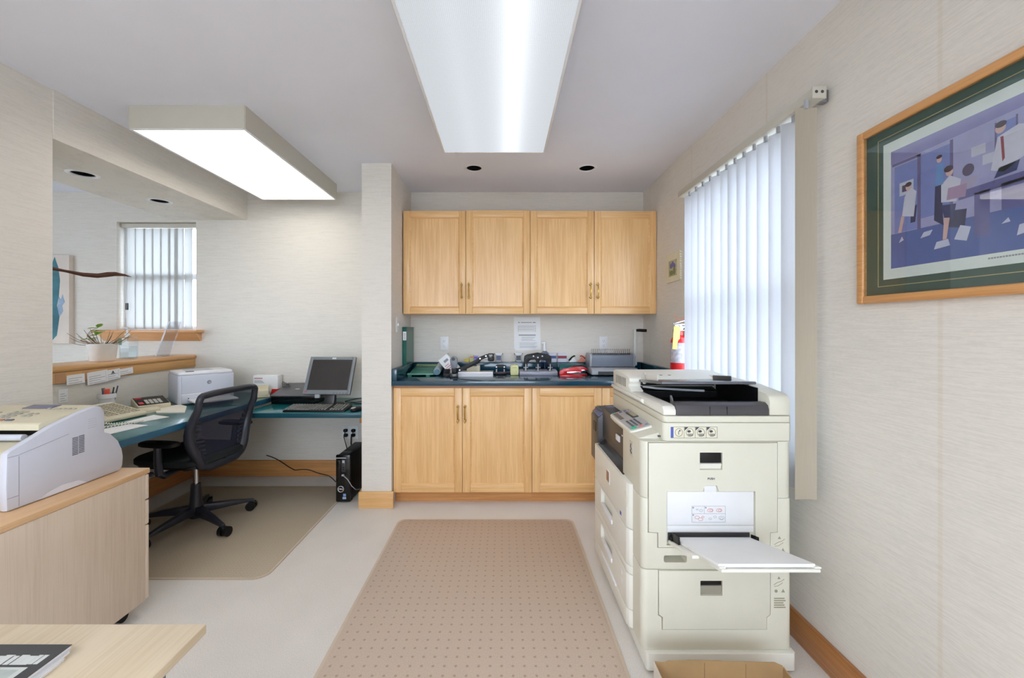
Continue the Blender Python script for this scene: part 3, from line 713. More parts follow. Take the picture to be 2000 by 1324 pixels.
# ================================================================== RIGHT WALL
bl = Thing('vertical_blind', 'white vertical blind with headrail over the window behind the copier', 'blind', (1.2, 2.08, 2.2))
hr = MB().box(1.158, 1.206, 1.530, 2.70, 2.165, 2.205, .003)
bl.part('headrail', hr, HOUS)
ec = bl.part('end_cap', MB().box(1.155, 1.209, 1.522, 1.531, 2.162, 2.208, .003), HOUS)
for dx in (1.170, 1.192): bl.part('cord_hole', MB().cyl((dx, 1.5215, 2.187), (dx, 1.528, 2.187), .006, n=12), DGREY, ec)
bl.part('bracket', MB().box(1.206, 1.2375, 1.55, 1.575, 2.165, 2.21, .001).box(1.206, 1.2375, 2.62, 2.645, 2.165, 2.21, .001), STEEL)
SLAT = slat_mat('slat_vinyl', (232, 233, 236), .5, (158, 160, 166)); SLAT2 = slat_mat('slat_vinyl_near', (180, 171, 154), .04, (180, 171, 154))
def slat_mesh(z0, z1, w=.089):
    def fn(u, v):
        s = (u-.5)*w
        return (.004*(1-(2*u-1)**2), s, z0+(z1-z0)*v)
    m = MB().grid(fn, 7, 2)
    return m
sm = slat_mesh(.655, 2.145).done('slat')
ys = [2.578, 2.49, 2.405, 2.32, 2.235, 2.15, 2.072, 1.995, 1.915, 1.832, 1.748, 1.655]
for i, y in enumerate(ys):
    o = link('slat', sm.copy() if i == 0 else bl_sm, SLAT if i == 0 else [], bl.o)
    if i == 0: bl_sm = o.data
    o.location = (1.180-1.2, y-2.08, -2.2)
    o.rotation_euler = (0, 0, R([17, 15, 18, 16, 30, 14, 22, 17, 19, 18, 20, 42][i]))
    bl.part('slat_clip', MB().box(1.176, 1.184, y-.008, y+.008, 2.14, 2.168), LGREY, o)
    for k in bl.o.children: pass
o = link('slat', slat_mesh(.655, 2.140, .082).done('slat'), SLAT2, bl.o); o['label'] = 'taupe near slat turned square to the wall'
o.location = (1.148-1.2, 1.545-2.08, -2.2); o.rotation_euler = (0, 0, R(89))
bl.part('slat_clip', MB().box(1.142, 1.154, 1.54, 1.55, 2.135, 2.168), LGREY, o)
# small clips sit on their own slats
for ch in list(bl.o.children):
    for g in list(ch.children):
        g.matrix_parent_inverse = Matrix.Identity(4)
        g.matrix_parent_inverse = (Matrix.Translation(ch.location) @ ch.rotation_euler.to_matrix().to_4x4()).inverted()
for g in ec.children: g.matrix_parent_inverse = Matrix.Identity(4)

# framed office print
pf = Thing('framed_print', 'large oak-framed print of a messy office with green mat on the right wall', 'picture', (1.238, 1.403, 1.386), R(-90), local=True)
Wd, H = .92, .580; fw = .026
fr = MB()
for a, b_, c, d in ((0, fw, 0, H), (Wd-fw, Wd, 0, H), (fw, Wd-fw, 0, fw), (fw, Wd-fw, H-fw, H)): fr.box(a, b_, -.024, -.001, c, d, .005, 3)
pf.part('frame', fr, OAKBASE_X)
pf.part('backing', MB().box(fw-.004, Wd-fw+.004, -.010, -.002, fw-.004, H-fw+.004), mat('green_mat_board', (52, 82, 74), .7))
def ringpoly(m, a, b_, c, d, w, y):
    m.box(a, b_, y, y+.001, c, c+w); m.box(a, b_, y, y+.001, d-w, d); m.box(a, a+w, y, y+.001, c+w, d-w); m.box(b_-w, b_, y, y+.001, c+w, d-w)
    return m
pf.part('gold_line', ringpoly(MB(), .068, Wd-.068, .052, H-.052, .002, -.0112), mat('gold_line', (190, 172, 120), .4))
pf.part('inner_mat', MB().box(.088, Wd-.088, -.0115, -.0102, .074, H-.074), mat('white_mat_board', (228, 234, 230), .7))
pf.part('glass', MB().box(fw, Wd-fw, -.0178, -.0168, fw, H-fw), PIC_GLASS)
A0, A1, B0, B1 = .114, Wd-.114, .106, H-.106
art = {}
def lay(name, col, polys, d):  # print tones lightened for the haze of reflections in the glass
    m = MB()
    for p in polys: m.poly([(x, -.0117-.0001*d, z) for x, z in p])
    pf.part(name, m, mat('print_'+name, col, .7, var=.05, scale=40), smooth=0)
def q(a, b_, c, d): return [(a, c), (b_, c), (b_, d), (a, d)]
def blob(cx, cz, rx, rz, n=12, k=0): return [(cx+rx*cos(2*pi*i/n+k), cz+rz*sin(2*pi*i/n+k)) for i in range(n)]
lay('print_wall', (164, 162, 204), [q(A0, A1, B0, B1)], 0)
lay('print_carpet', (82, 102, 166), [[(A0, B0), (A1, B0), (A1, .205), (A0, .213)]], 1)
lay('print_ceiling', (136, 132, 184), [[(A0, B1), (A0, .432), (.50, .444), (A1, .44), (A1, B1)]], 1)
lay('print_doorway', (122, 134, 196), [q(.126, .196, .214, .42), q(.206, .285, .24, .425), q(.39, .428, .33, .425)], 2)
lay('print_posts', (106, 96, 142), [q(.196, .206, .21, .43), q(.284, .292, .22, .434), q(.118, .206, .424, .432), q(.386, .39, .32, .43), q(.428, .432, .33, .43)], 3)
lay('print_frames', (196, 196, 214), [q(.335, .367, .365, .39), q(.142, .185, .325, .365), q(.36, .385, .335, .36), q(.47, .52, .35, .40)], 3)
lay('print_plaque', (78, 66, 96), [blob(.328, .336, .014, .016), q(.15, .178, .335, .355)], 4)
lay('print_table', (100, 98, 152), [[(.305, .285), (.52, .292), (.52, .272), (.305, .262)], q(.342, .376, .155, .27), [(.40, .21), (.50, .20), (.50, .275), (.40, .275)]], 4)
lay('print_tabletop', (170, 160, 190), [[(.372, .292), (.47, .30), (.60, .345), (.60, .31)], [(.305, .285), (.34, .287), (.35, .315), (.31, .315)]], 5)
lay('print_chair', (46, 50, 90), [[(.243, .225), (.268, .205), (.262, .33), (.246, .325)], [(.176, .235), (.19, .235), (.196, .285), (.178, .28)], [(.27, .20), (.32, .185), (.325, .235), (.29, .24)]], 5)
lay('print_dress', (206, 204, 222), [[(.150, .262), (.186, .252), (.194, .325), (.176, .342), (.158, .318)], [(.262, .27), (.30, .262), (.312, .318), (.284, .338), (.262, .318)], [(.378, .315), (.404, .302), (.452, .33), (.462, .392), (.434, .405), (.392, .392)]], 6)
lay('print_skirt', (52, 60, 108), [[(.262, .262), (.30, .256), (.292, .215), (.27, .225)], [(.385, .292), (.43, .296), (.436, .32), (.395, .315)]], 6)
lay('print_skin', (214, 176, 172), [blob(.170, .345, .0085, .011), blob(.283, .348, .0095, .012), blob(.398, .412, .011, .013), blob(.257, .392, .007, .009), [(.27, .225), (.284, .222), (.276, .165), (.266, .165)], [(.148, .262), (.158, .258), (.148, .212), (.138, .214)]], 7)
lay('print_hair', (66, 52, 66), [blob(.170, .353, .010, .007), blob(.281, .357, .012, .009), blob(.399, .421, .012, .008), blob(.257, .400, .008, .005)], 8)
lay('print_shirt_blue', (108, 148, 206), [[(.246, .32), (.268, .32), (.268, .38), (.25, .38)]], 6)
lay('print_boxes', (168, 138, 172), [[(.276, .272), (.322, .268), (.326, .302), (.28, .304)]], 8)
lay('print_tie', (150, 60, 76), [[(.398, .39), (.404, .39), (.407, .335), (.402, .328)]], 8)
lay('print_sheets', (200, 202, 226), [[(.205, .182), (.232, .186), (.24, .20), (.215, .198)], [(.243, .142), (.285, .146), (.28, .165), (.25, .162)], [(.43, .14), (.47, .15), (.465, .17), (.435, .165)], [(.295, .16), (.325, .15), (.335, .185), (.31, .195)], [(.40, .175), (.418, .177), (.414, .188)], [(.14, .182), (.156, .188), (.15, .2)]], 8)
cap = MB()
for k in range(12): cap.box(.372+k*.006, .3765+k*.006, -.0119, -.0116, .0925, .0965)
pf.part('caption', cap, INKL)

# scalloped plaque
pq = Thing('stamp_plaque', 'cream scalloped plaque with a flower picture above the fire extinguisher', 'plaque', (1.238, 3.06, 1.643), R(-90), local=True)
pts = []
w_, h_ = .235, .195
def edge(x0, z0, x1, z1, n):
    for i in range(n):
        for f, k in ((0, 0), (.25, 1), (.75, 1)):
            t_ = (i+f)/n; px, pz = x0+(x1-x0)*t_, z0+(z1-z0)*t_
            nx, nz = (z1-z0), -(x1-x0); L_ = math.hypot(nx, nz)
            pts.append((px + k*.006*nx/L_, pz + k*.006*nz/L_))
edge(0, 0, w_, 0, 14); edge(w_, 0, w_, h_, 12); edge(w_, h_, 0, h_, 14); edge(0, h_, 0, 0, 12)
pq.part('plate', MB().prism(pts, 'y', -.014, -.001), mat('cream_card', (222, 216, 192), .6))
pq.part('picture_field', MB().box(.05, .19, -.0146, -.014, .035, .150), mat('sage_print', (176, 176, 140), .7, var=.25, scale=60))
fl = MB()
for cx, cz, r_ in ((.09, .11, .02), (.12, .12, .022), (.15, .105, .02)): fl.pillow((cx, -.0146, cz), r_, .0012, r_, 1, 1, 12, 6)
pq.part('flowers', fl, mat('violet_print', (122, 112, 170), .7))
pq.part('leaves', MB().prism(blob(.10, .06, .035, .018), 'y', -.0152, -.0146).prism(blob(.15, .07, .02, .03), 'y', -.0152, -.0146), mat('leaf_print', (130, 136, 92), .7))

# fire extinguisher
fe = Thing('fire_extinguisher', 'red fire extinguisher with yellow tag hanging by the blind', 'extinguisher', (1.178, 2.72, .86))
c = (1.178, 2.72)
fe.part('cylinder', MB().lathe([(.001, .86), (.045, .86), (.056, .868), (.0575, .885), (.0575, 1.20), (.055, 1.222), (.046, 1.24), (.03, 1.25), (.019, 1.253), (.019, 1.285), (.001, 1.285)], (c[0], c[1], 0), 28), RED)
fe.part('label_band', MB().lathe([(.0578, 1.075), (.0582, 1.076), (.0582, 1.205), (.0578, 1.206)], (c[0], c[1], 0), 28), mat('label_print', (186, 184, 196), .5, var=.25, scale=50))
fe.part('collar', MB().lathe([(.0195, 1.253), (.023, 1.256), (.023, 1.28), (.0195, 1.282)], (c[0], c[1], 0), 20), RED)
fe.part('valve', MB().cyl((c[0], c[1], 1.285), (c[0], c[1], 1.325), .016).cyl((c[0]-.035, c[1]-.01, 1.31), (c[0]+.035, c[1], 1.31), .011).cyl((c[0], c[1]-.03, 1.305), (c[0], c[1], 1.305), .014), STEEL)
fe.part('lever', MB().prism([(-.06, 1.325), (.06, 1.35), (.065, 1.358), (-.06, 1.335)], 'y', c[1]-.012, c[1]+.012).prism([(-.05, 1.31), (.05, 1.325), (.05, 1.333), (-.05, 1.318)], 'y', c[1]-.01, c[1]+.01) if False else
        MB(Matrix.Translation((c[0], 0, 0))).prism([(-.045, 1.328), (.055, 1.356), (.057, 1.363), (-.045, 1.337)], 'y', c[1]-.011, c[1]+.011, .002).prism([(-.035, 1.318), (.05, 1.328), (.05, 1.335), (-.035, 1.326)], 'y', c[1]-.009, c[1]+.009), CHROME)
fe.part('safety_seal', MB().tube([(c[0]-.04, c[1]-.02, 1.385), (c[0]-.01, c[1]-.015, 1.352), (c[0]+.03, c[1]-.012, 1.368)], .0018, 5), mat('red_wire', (196, 70, 60), .4))
hs = MB().tube([(c[0]-.030, c[1]-.012, 1.31), (c[0]-.05, c[1]-.03, 1.29), (c[0]-.05, c[1]-.035, 1.27)], .006, 8)
fe.part('nozzle', hs, BLACK)
tg = MB(Matrix.Translation((c[0]-.045, c[1]-.045, 1.165)) @ Matrix.Rotation(R(4), 4, 'Y')).box(-.022, .022, -.0012, 0, 0, .15)
tgo = fe.part('inspection_tag', tg, mat('yellow_tag', (206, 188, 108), .7))
gp = MB(Matrix.Translation((c[0]-.045, c[1]-.0465, 1.165)) @ Matrix.Rotation(R(4), 4, 'Y'))
for k in range(6): gp.box(-.016, .016-.004*(k % 2), -.0003, 0, .06+k*.012, .062+k*.012)
fe.part('tag_print', gp, INKL, tgo)
fe.part('tag_string', MB().tube([(c[0]-.035, c[1]-.045, 1.312), (c[0]-.02, c[1]-.02, 1.33)], .001, 5), LGREY)
fe.part('hanger', MB().box(c[0]-.012, c[0]+.058, c[1]-.01, c[1]+.01, 1.286, 1.291).box(1.232, 1.237, c[1]-.02, c[1]+.02, 1.22, 1.34), STEEL)

# ================================================================== FLOOR MATS
def floor_mat(name, label, pts, m, rot=0):
    t = Thing(name, label, 'mat', (sum(p[0] for p in pts)/len(pts), sum(p[1] for p in pts)/len(pts), 0))
    t.part('sheet', MB().prism(pts, 'z', .0005, .0045, .0015), m)
    cx, cy = t.off[0], t.off[1]
    n = len(pts); vs = []
    for k, zz in ((1.0, .0046), (.978, .0050)):
        vs += [(cx+(p[0]-cx)*k, cy+(p[1]-cy)*k, zz) for p in pts]
    t.part('rim', MB().add(vs, [(i, (i+1) % n, (i+1) % n+n, i+n) for i in range(n)]), MATRIM_LIT)  # smooth border; light caught by the bevel is put into its pale colour
    return t
floor_mat('floor_mat', 'tan studded plastic floor mat in front of the counter', rrect(-.705, .475, 1.20, 2.776, .05), MAT_A)
floor_mat('chair_mat', 'beige plastic chair mat under the office chair', rrect(-2.50, -1.232, 2.113, 3.36, .07), MAT_B)

# ================================================================== TABLE AND BOOKLETS
tb = Thing('table', 'pale wood side table, its corner at the lower left of the view', 'table', (-1.1, .45, 0))
tb.part('tabletop', MB().box(-1.66, -.566, .12, .78, .722, .74, .002), PALE)
for x in (-1.6, -.63):
    for y in (.18, .72): tb.part('leg', MB().box(x-.02, x+.02, y-.02, y+.02, 0, .722, .002), GREY)
def booklet(k, x1, y1, z, th, cover, label, rot):
    M = Matrix.Translation((x1, y1, z)) @ Matrix.Rotation(rot, 4, 'Z')
    t = Thing('booklet', label, 'booklet', (x1, y1, z))
    t.part('pages', MB(M).box(-.216, 0, -.279, 0, .0005, th-.0008), PAPER)
    c_ = t.part('cover', MB(M).box(-.217, .001, -.28, .001, th-.0008, th), cover)
    return t, c_, M
PH = 0.74
booklet(0, -.744, .692, .740, .005, PAPER, 'white booklet at the bottom of the stack on the pale table', R(3))
booklet(1, -.746, .703, .745, .005, mat('silver_cover', (214, 216, 222), .4), 'silvery white booklet in the middle of the stack on the pale table', R(1.5))
t, cv, M = booklet(2, -.749, .708, .750, .006, mat('charcoal_cover', (62, 64, 66), .35), 'booklet with charcoal cover on top of the stack on the pale table', R(0))
tt = MB(M)
for k in range(9): tt.box(-.150+.0132*k, -.139+.0132*k+.002*(k % 3), -.042, -.024+.002*(k % 2), .006, .0062)
for k in range(2): tt.box(-.029+.009*k, -.0215+.009*k, -.041, -.022, .006, .0062)
t.part('title', tt, mat('silver_ink', (206, 210, 208), .4), cv)
t.part('cover_photo', MB(M).box(-.20, -.020, -.20, -.047, .006, .0062), mat('photo_frame', (200, 206, 202), .4), cv)
t.part('photo_field', MB(M).box(-.196, -.030, -.196, -.052, .0062, .0064), mat('photo_print', (176, 186, 182), .4, var=.15, scale=40), cv)

# ================================================================== DRAWER PEDESTAL AND FAX
pd = Thing('drawer_pedestal', 'light wood drawer pedestal on castors under the fax machine', 'cabinet', (-1.87, 1.55, 0))
pd.part('carcass', MB().box(-2.10, -1.632, 1.20, 1.862, .062, .636, .001), ASH)
pd.part('top', MB().box(-2.102, -1.630, 1.198, 1.886, .6365, .66, .003), ASHTOP)
for z0, z1 in ((.52, .633), (.405, .516), (.064, .401)):
    d_ = pd.part('drawer_front', MB().box(-2.10, -1.632, 1.863, 1.884, z0, z1, .005), ASH)
    pd.part('pull', MB().box(-1.94, -1.80, 1.885, 1.897, z1-.03, z1-.02, .002), STEEL, d_)
for x in (-2.05, -1.70):
    for y in (1.26, 1.81):
        cs = pd.part('castor', MB().cyl((x-.012, y, .026), (x+.018, y, .026), .0255).box(x-.022, x+.024, y-.03, y+.012, .042, .062, .004), BLACK)
fx_ = Thing('fax_machine', 'large off-white laser fax machine with key panel on the wood pedestal', 'fax machine', (-1.95, 1.63, .66))
prof = [(1.424, .662), (1.421, .75), (1.424, .862), (1.432, .8705), (1.566, .9295), (1.673, .961), (1.735, .9735), (1.757, .968), (1.772, .948), (1.776, .92), (1.774, .852), (1.800, .840), (1.836, .80), (1.855, .755), (1.861, .72), (1.858, .68), (1.846, .662)]
fx_.part('side_panel', MB().prism(prof, 'x', -1.756, -1.730, .006), GREYW)
fx_.part('side_panel', MB().prism(prof, 'x', -2.18, -2.154, .006), GREYW)
core = [(1.428, .663), (1.428, .862), (1.46, .868), (1.60, .884), (1.70, .885), (1.70, .93), (1.765, .945), (1.768, .85), (1.80, .835), (1.85, .74), (1.84, .663)]
fx_.part('body', MB().prism(core, 'x', -2.153, -1.757, .002), BEIGE)
fx_.part('seam', MB().box(-1.7302, -1.7295, 1.458, 1.4595, .668, .846).box(-1.7302, -1.7295, 1.424, 1.458, .706, .7075).box(-1.7302, -1.7295, 1.425, 1.46, .850, .8515), mat('seam_shade', (150, 152, 164), .6))
fx_.part('seam_line', MB(Matrix.Translation((-1.7298, 1.46, .851)) @ Matrix.Rotation(R(10.5), 4, 'X')).box(-.0005, .0005, 0, .17, 0, .0012), MATS['seam_shade'])
kp = MB().prism([(1.545, .916), (1.545, .938), (1.555, .944), (1.764, .973), (1.766, .95), (1.70, .93), (1.60, .91)], 'x', -2.152, -1.7575, .003)
kpo = fx_.part('key_panel', kp, BEIGE)
KM = Matrix.Translation((0, 1.555, .944)) @ Matrix.Rotation(math.atan2(.029, .209), 4, 'X')
ky = MB(KM)
for i in range(3):
    for j in range(4): ky.box(-2.00+.022*i, -1.986+.022*i, .045+.022*j, .056+.022*j, 0, .004, .001)
for i in range(4):
    for j in range(3): ky.box(-2.14+.026*i, -2.122+.026*i, .04+.03*j, .054+.03*j, 0, .004, .001)
for i in range(6): ky.box(-1.905+.021*i, -1.892+.021*i, .150, .160, 0, .004, .001)
for i in range(2):
    for j in range(2): ky.box(-1.915+.022*i, -1.900+.022*i, .065+.024*j, .077+.024*j, 0, .004, .001)
fx_.part('keys', ky, mat('pale_key', (176, 174, 164), .5), kpo)
fx_.part('display', MB(KM).box(-2.02, -1.90, .160, .205, 0, .003, .001), mat('slate_display', (104, 104, 132), .2), kpo)
fx_.part('stop_key', MB(KM).box(-1.955, -1.932, .018, .030, 0, .004, .001), mat('brick_key', (176, 120, 110), .5), kpo)
fx_.part('start_key', MB(KM).box(-1.922, -1.895, .018, .030, 0, .004, .001), mat('grey_violet_key', (104, 104, 124), .5), kpo)
fx_.part('mouth', MB().box(-2.152, -1.758, 1.60, 1.70, .8855, .909), BLACK)
fx_.part('paper_bar', MB().cyl((-2.15, 1.525, .895), (-1.80, 1.535, .893), .012, n=14), GREYW)
vm = MB()
for k in range(11):
    vm.box(-1.7302, -1.7292, 1.640, 1.662, .792+k*.0067, .7955+k*.0067); vm.box(-1.7302, -1.7292, 1.665, 1.687, .794+k*.0067, .7975+k*.0067)
fx_.part('vent', vm, mat('vent_line', (96, 100, 116), .6))
sp = MB()
for i in range(5):
    for j in range(5): sp.cyl((-1.7305, 1.706+.007*i, .887+.009*j), (-1.7293, 1.706+.007*i, .887+.009*j), .0012, n=6)
fx_.part('speaker_holes', sp, MATS['seam_shade'])
ft = MB().add([(-1.7296, 1.52, .664), (-1.7296, 1.70, .664), (-1.7296, 1.665, .684), (-1.7296, 1.60, .690), (-1.7296, 1.555, .680),
               (-1.7335, 1.52, .664), (-1.7335, 1.70, .664), (-1.7335, 1.665, .684), (-1.7335, 1.60, .690), (-1.7335, 1.555, .680)],
              [(0, 1, 2, 3, 4), (9, 8, 7, 6, 5), (0, 5, 6, 1), (1, 6, 7, 2), (2, 7, 8, 3), (3, 8, 9, 4), (4, 9, 5, 0)])
fx_.part('hand_grip', ft, mat('bright_plastic', (226, 230, 242), .35))

# ================================================================== DESK
dk = Thing('desk', 'long green-topped desk along the low wall, carrying phone and white printer', 'desk', (-2.3, 2.8, 0))
top = [(-2.724, 3.5985), (-2.724, 2.052), (-2.26, 2.052), (-2.26, 1.93), (-1.935, 1.93), (-1.895, 3.5985)]
top2 = [(x, y) for x, y in top]
dk.part('worktop', MB().prism(top2, 'z', .701, .737, .002), TEALDESK)
dk.part('edge_band', MB().prism([(-1.935, 1.932), (-1.929, 1.932), (-1.889, 3.5975), (-1.895, 3.5975)], 'z', .700, .736, .001), TEALEDGE)
dk.part('support_panel', MB().box(-2.70, -2.30, 2.075, 2.10, 0, .701), GREYW)
rt = Thing('desk_return', 'lower teal desk section under the monitor, between desk and stub wall', 'desk', (-1.46, 3.3, 0))
rt.part('worktop', MB().box(-1.888, -1.026, 2.96, 3.5985, .652, .688, .002), mat('teal_return', (16, 108, 116), .2, var=.04, coat=.2))
rt.part('edge_band', MB().box(-1.887, -1.027, 2.952, 2.9598, .653, .687, .001), mat('teal_edge', (18, 70, 84), .35))
rt.part('cleat', MB().box(-1.06, -1.026, 3.02, 3.56, .60, .652), OAKBASE_Y)

# printer
pr = Thing('laser_printer', 'white laser printer with round logo on the desk corner', 'printer', (-2.375, 3.215, .737), R(50), local=True)
w, d, h = .36, .32, .238
pr.part('body', MB().prism(rrect(-w/2, w/2, -d/2, d/2, .02), 'z', .006, .215, .003), GREYW)
pr.part('top_cover', MB().prism(rrect(-w/2+.004, w/2-.004, -d/2+.004, d/2-.004, .025), 'z', .2155, h, .008), WHITE)
fp = pr.part('front_panel', MB().box(-w/2+.02, w/2-.008, -d/2-.006, -d/2+.004, .082, .212, .004), GREYW)
pr.part('lower_panel', MB().box(-w/2+.02, w/2-.008, -d/2-.005, -d/2+.004, .012, .066, .003), GREYW)
pr.part('middle_panel', MB().box(-w/2+.02, w/2-.008, -d/2-.004, -d/2+.004, .068, .080, .002), WHITE)
lg = pr.part('logo_badge', MB().cyl((.01, -d/2-.0085, .155), (.01, -d/2-.004, .155), .014, n=24), mat('logo_silver', (150, 156, 172), .3, .6), fp)
pr.mesh('lettering', text_mesh('hp', .019, T(.01, -d/2-.0092, .1555) @ FRONT), WHITE, fp)
pr.part('output_dip', MB().prism([(-.10, h-.0005), (.07, h-.0005), (.07, h+.001), (-.10, h+.002)], 'y', -.06, .10), mat('dip_shade', (190, 194, 204), .5))
pr.part('key_cluster', MB().box(-.125, -.075, -.13, -.10, h, h+.004, .002), mat('dark_key', (84, 88, 100), .4))
pr.part('size_tab', MB().box(-.122, -.115, -d/2-.0056, -d/2-.004, .025, .05), DGREY)
pr.part('paper_tray', MB().box(-.125, .145, -d/2-.21, -d/2-.006, .03, .042, .004), WHITE)

# monitor: tilted back on its foot
mo = Thing('monitor', 'grey square LCD monitor tilted back on the lower teal desk', 'monitor', (-1.385, 3.22, .688), 0)
tilt = R(25)
MM = Matrix.Translation((-1.380, 3.19, .785)) @ Matrix.Rotation(R(-2), 4, 'Z') @ Matrix.Rotation(-tilt, 4, 'X')
mw, mh = .375, .312; bz = .026
ca = mo.part('casing', MB(MM).box(-mw/2+.01, mw/2-.01, .012, .045, .02, mh-.02, .008).box(-mw/2, mw/2, .003, .014, 0, mh, .003), DGREY)
bzm = MB(MM)
for a, b_, c, d_ in ((-mw/2, -mw/2+bz, 0, mh), (mw/2-bz, mw/2, 0, mh), (-mw/2+bz, mw/2-bz, 0, .034), (-mw/2+bz, mw/2-bz, mh-bz, mh)): bzm.box(a, b_, -.006, .004, c, d_, .002)
bo_ = mo.part('bezel', bzm, mat('silver_grey_bezel', (122, 128, 134), .35, .2))
mo.part('screen', MB(MM).box(-mw/2+bz, mw/2-bz, .0, .003, .034, mh-bz), mat('lcd_panel', (52, 50, 50), .3), ca)
mo.part('brand_plate', MB(MM).box(-.006, .026, -.0066, -.006, mh-.020, mh-.008), mat('brand_plate', (206, 210, 214), .4), bo_)
mo.part('corner_tag', MB(MM).box(-mw/2+.012, -mw/2+.034, -.0066, -.006, .015, .022), mat('tag_red', (196, 60, 80), .4), bo_)
kk = MB(MM)
for i in range(5): kk.box(.055+.024*i, .068+.024*i, -.0068, -.006, .006, .009)
mo.part('buttons', kk, BLACK, bo_)
mo.part('neck', MB().prism([(3.29, .70), (3.235, .70), (3.265, .80), (3.30, .90), (3.325, .90), (3.30, .80)], 'x', -1.42, -1.34, .004), DGREY)
mo.part('foot', MB().prism(rrect(-1.49, -1.27, 3.145, 3.335, .07), 'z', .6885, .704, .004), BLACK)
mo.part('hinge_cap', MB().box(-1.475, -1.435, 3.195, 3.215, .755, .785, .004), LGREY)
# flat black device beside the monitor
fd_ = Thing('document_scanner', 'black wedge-shaped device with grey lid left of the monitor', 'scanner', (-1.7, 3.42, .688))
fd_.part('base', MB().prism([(3.292, .690), (3.285, .752), (3.56, .812), (3.56, .690)], 'x', -1.868, -1.515, .004), BLACKG)
li = fd_.part('lid', MB().prism([(3.280, .753), (3.280, .762), (3.565, .8255), (3.565, .814)], 'x', -1.872, -1.512, .003), mat('charcoal_lid', (92, 91, 96), .38))
fd_.part('logo', MB(Matrix.Translation((-1.72, 3.42, .7935)) @ Matrix.Rotation(R(12.6), 4, 'X')).pillow((0, 0, 0), .022, .008, .0012, 1, 1, 18, 6), mat('logo_white', (214, 214, 218), .4), li)
cl = MB()
for k in range(5): cl.tube([(-1.862+.012*k, 3.46, .80), (-1.872+.012*k, 3.46, .835), (-1.860+.012*k, 3.455, .852-.006*k), (-1.845+.012*k, 3.45, .835-.006*k), (-1.85+.012*k, 3.45, .80)], .0022, 5)
single('paper_clip_coil', cl, DGREY, 'small dark wire coil standing on the black device beside the red-cornered box', 'coil')
# keyboard and mouse
kb = Thing('keyboard', 'black computer keyboard with pale keys on the lower teal desk', 'keyboard', (-1.385, 3.06, .688), R(-1), local=True)
kb.part('case', MB().prism([(-.075, .001), (-.075, .012), (.075, .030), (.075, .001)], 'x', -.228, .228, .003), BLACK)
km = Matrix.Translation((0, -.072, .0125)) @ Matrix.Rotation(math.atan2(.018, .15), 4, 'X')
k_ = MB(km)
for j in range(6):
    for i in range(21):
        if i in (15, 16) and j in (2,): continue
        if i == 15: continue
        x_ = -.219+.0208*i
        if j == 0 and 4 <= i <= 8:
            if i == 4: k_.box(x_, x_+.1, .006, .02, 0, .007, .0015, 1)
            continue
        k_.box(x_, x_+.0145, .006+.0228*j, .0205+.0228*j, 0, .008, .002, 1)
kb.part('keys', k_, mat('grey_keys', (122, 121, 118), .5))
ms = Thing('mouse', 'black and silver computer mouse at the right end of the desk', 'mouse', (-1.085, 3.03, .688), R(-25), local=True)
ms.part('shell', MB().pillow((0, 0, .014), .031, .055, .018, .8, .8, 22, 10), BLACK)
ms.part('buttons', MB().pillow((-.002, -.026, .022), .020, .022, .012, .9, .9, 16, 8), LGREY)
single('mouse_cable', MB().tube([(-1.10, 3.09, .692), (-1.14, 3.16, .692), (-1.20, 3.20, .692), (-1.24, 3.19, .692), (-1.262, 3.24, .692)], .0022, 6), DGREY, 'thin dark cable running from the mouse towards the monitor', 'cable')
for k, (pts, lab) in enumerate((([(-1.30, 3.36, .70), (-1.22, 3.42, .712), (-1.12, 3.44, .718), (-1.028, 3.44, .730)], 'black cable from the monitor to the stub wall, upper one'),
                                ([(-1.29, 3.34, .698), (-1.20, 3.34, .696), (-1.12, 3.38, .706), (-1.028, 3.36, .718)], 'black cable from the monitor to the stub wall, lower one'),
                                ([(-1.26, 3.36, .694), (-1.18, 3.30, .694), (-1.10, 3.33, .694), (-1.03, 3.28, .70)], 'black cable lying on the desk right of the monitor foot'))):
    single('cable', MB().tube(pts, .0036, 6), BLACK, lab, 'cable')
single('note_pad', MB().prism([(-1.10, 3.12), (-1.032, 3.09), (-1.032, 3.22), (-1.075, 3.24)], 'z', .6885, .700, .001), mat('buff_paper', (226, 214, 180), .8), 'buff paper pad behind the mouse against the stub wall', 'pad')
# white box with red corner, card file
wb = Thing('supply_box', 'white cardboard box with red corner against the wall behind the card file', 'box', (-2.02, 3.53, .737))
wb.part('carton', MB().box(-2.135, -1.925, 3.49, 3.56, .7375, .898, .002), PAPER)
wb.part('red_corner', MB().prism([(-1.985, .738), (-1.9245, .738), (-1.9245, .782), (-1.975, .782)], 'y', 3.4892, 3.4905).box(-1.9255, -1.9245, 3.49, 3.56, .738, .782), mat('carton_red', (222, 34, 36), .5))
wt = MB()
for k in range(6): wt.box(-2.125+.012*k, -2.116+.012*k, 3.4892, 3.4902, .868, .878)
wb.part('red_print', wt, INKR)
wt = MB()
for k in range(3): wt.box(-2.125, -2.06+.01*k, 3.4892, 3.4902, .852-.009*k, .856-.009*k)
wb.part('grey_print', wt, INKL)
cf = Thing('card_file', 'cream desktop card file with index cards at the end of the desk', 'card file', (-2.0, 3.372, .737), R(30), local=True)
cf.part('tray', MB().box(-.065, .065, -.07, .075, .001, .012, .003).prism([(-.068, .012), (-.068, .055), (-.02, .068), (.0, .012)], 'x', -.060, .055, .004), BEIGE)
for k in range(5): cf.part('index_card', MB(Matrix.Translation((0, .0+.016*k, .012)) @ Matrix.Rotation(R(-8+4*k), 4, 'X')).box(-.055, .055, -.001, .001, 0, .062+.008*(k % 3), .0005, 1), mat('cream_cards', (226, 218, 186), .7))

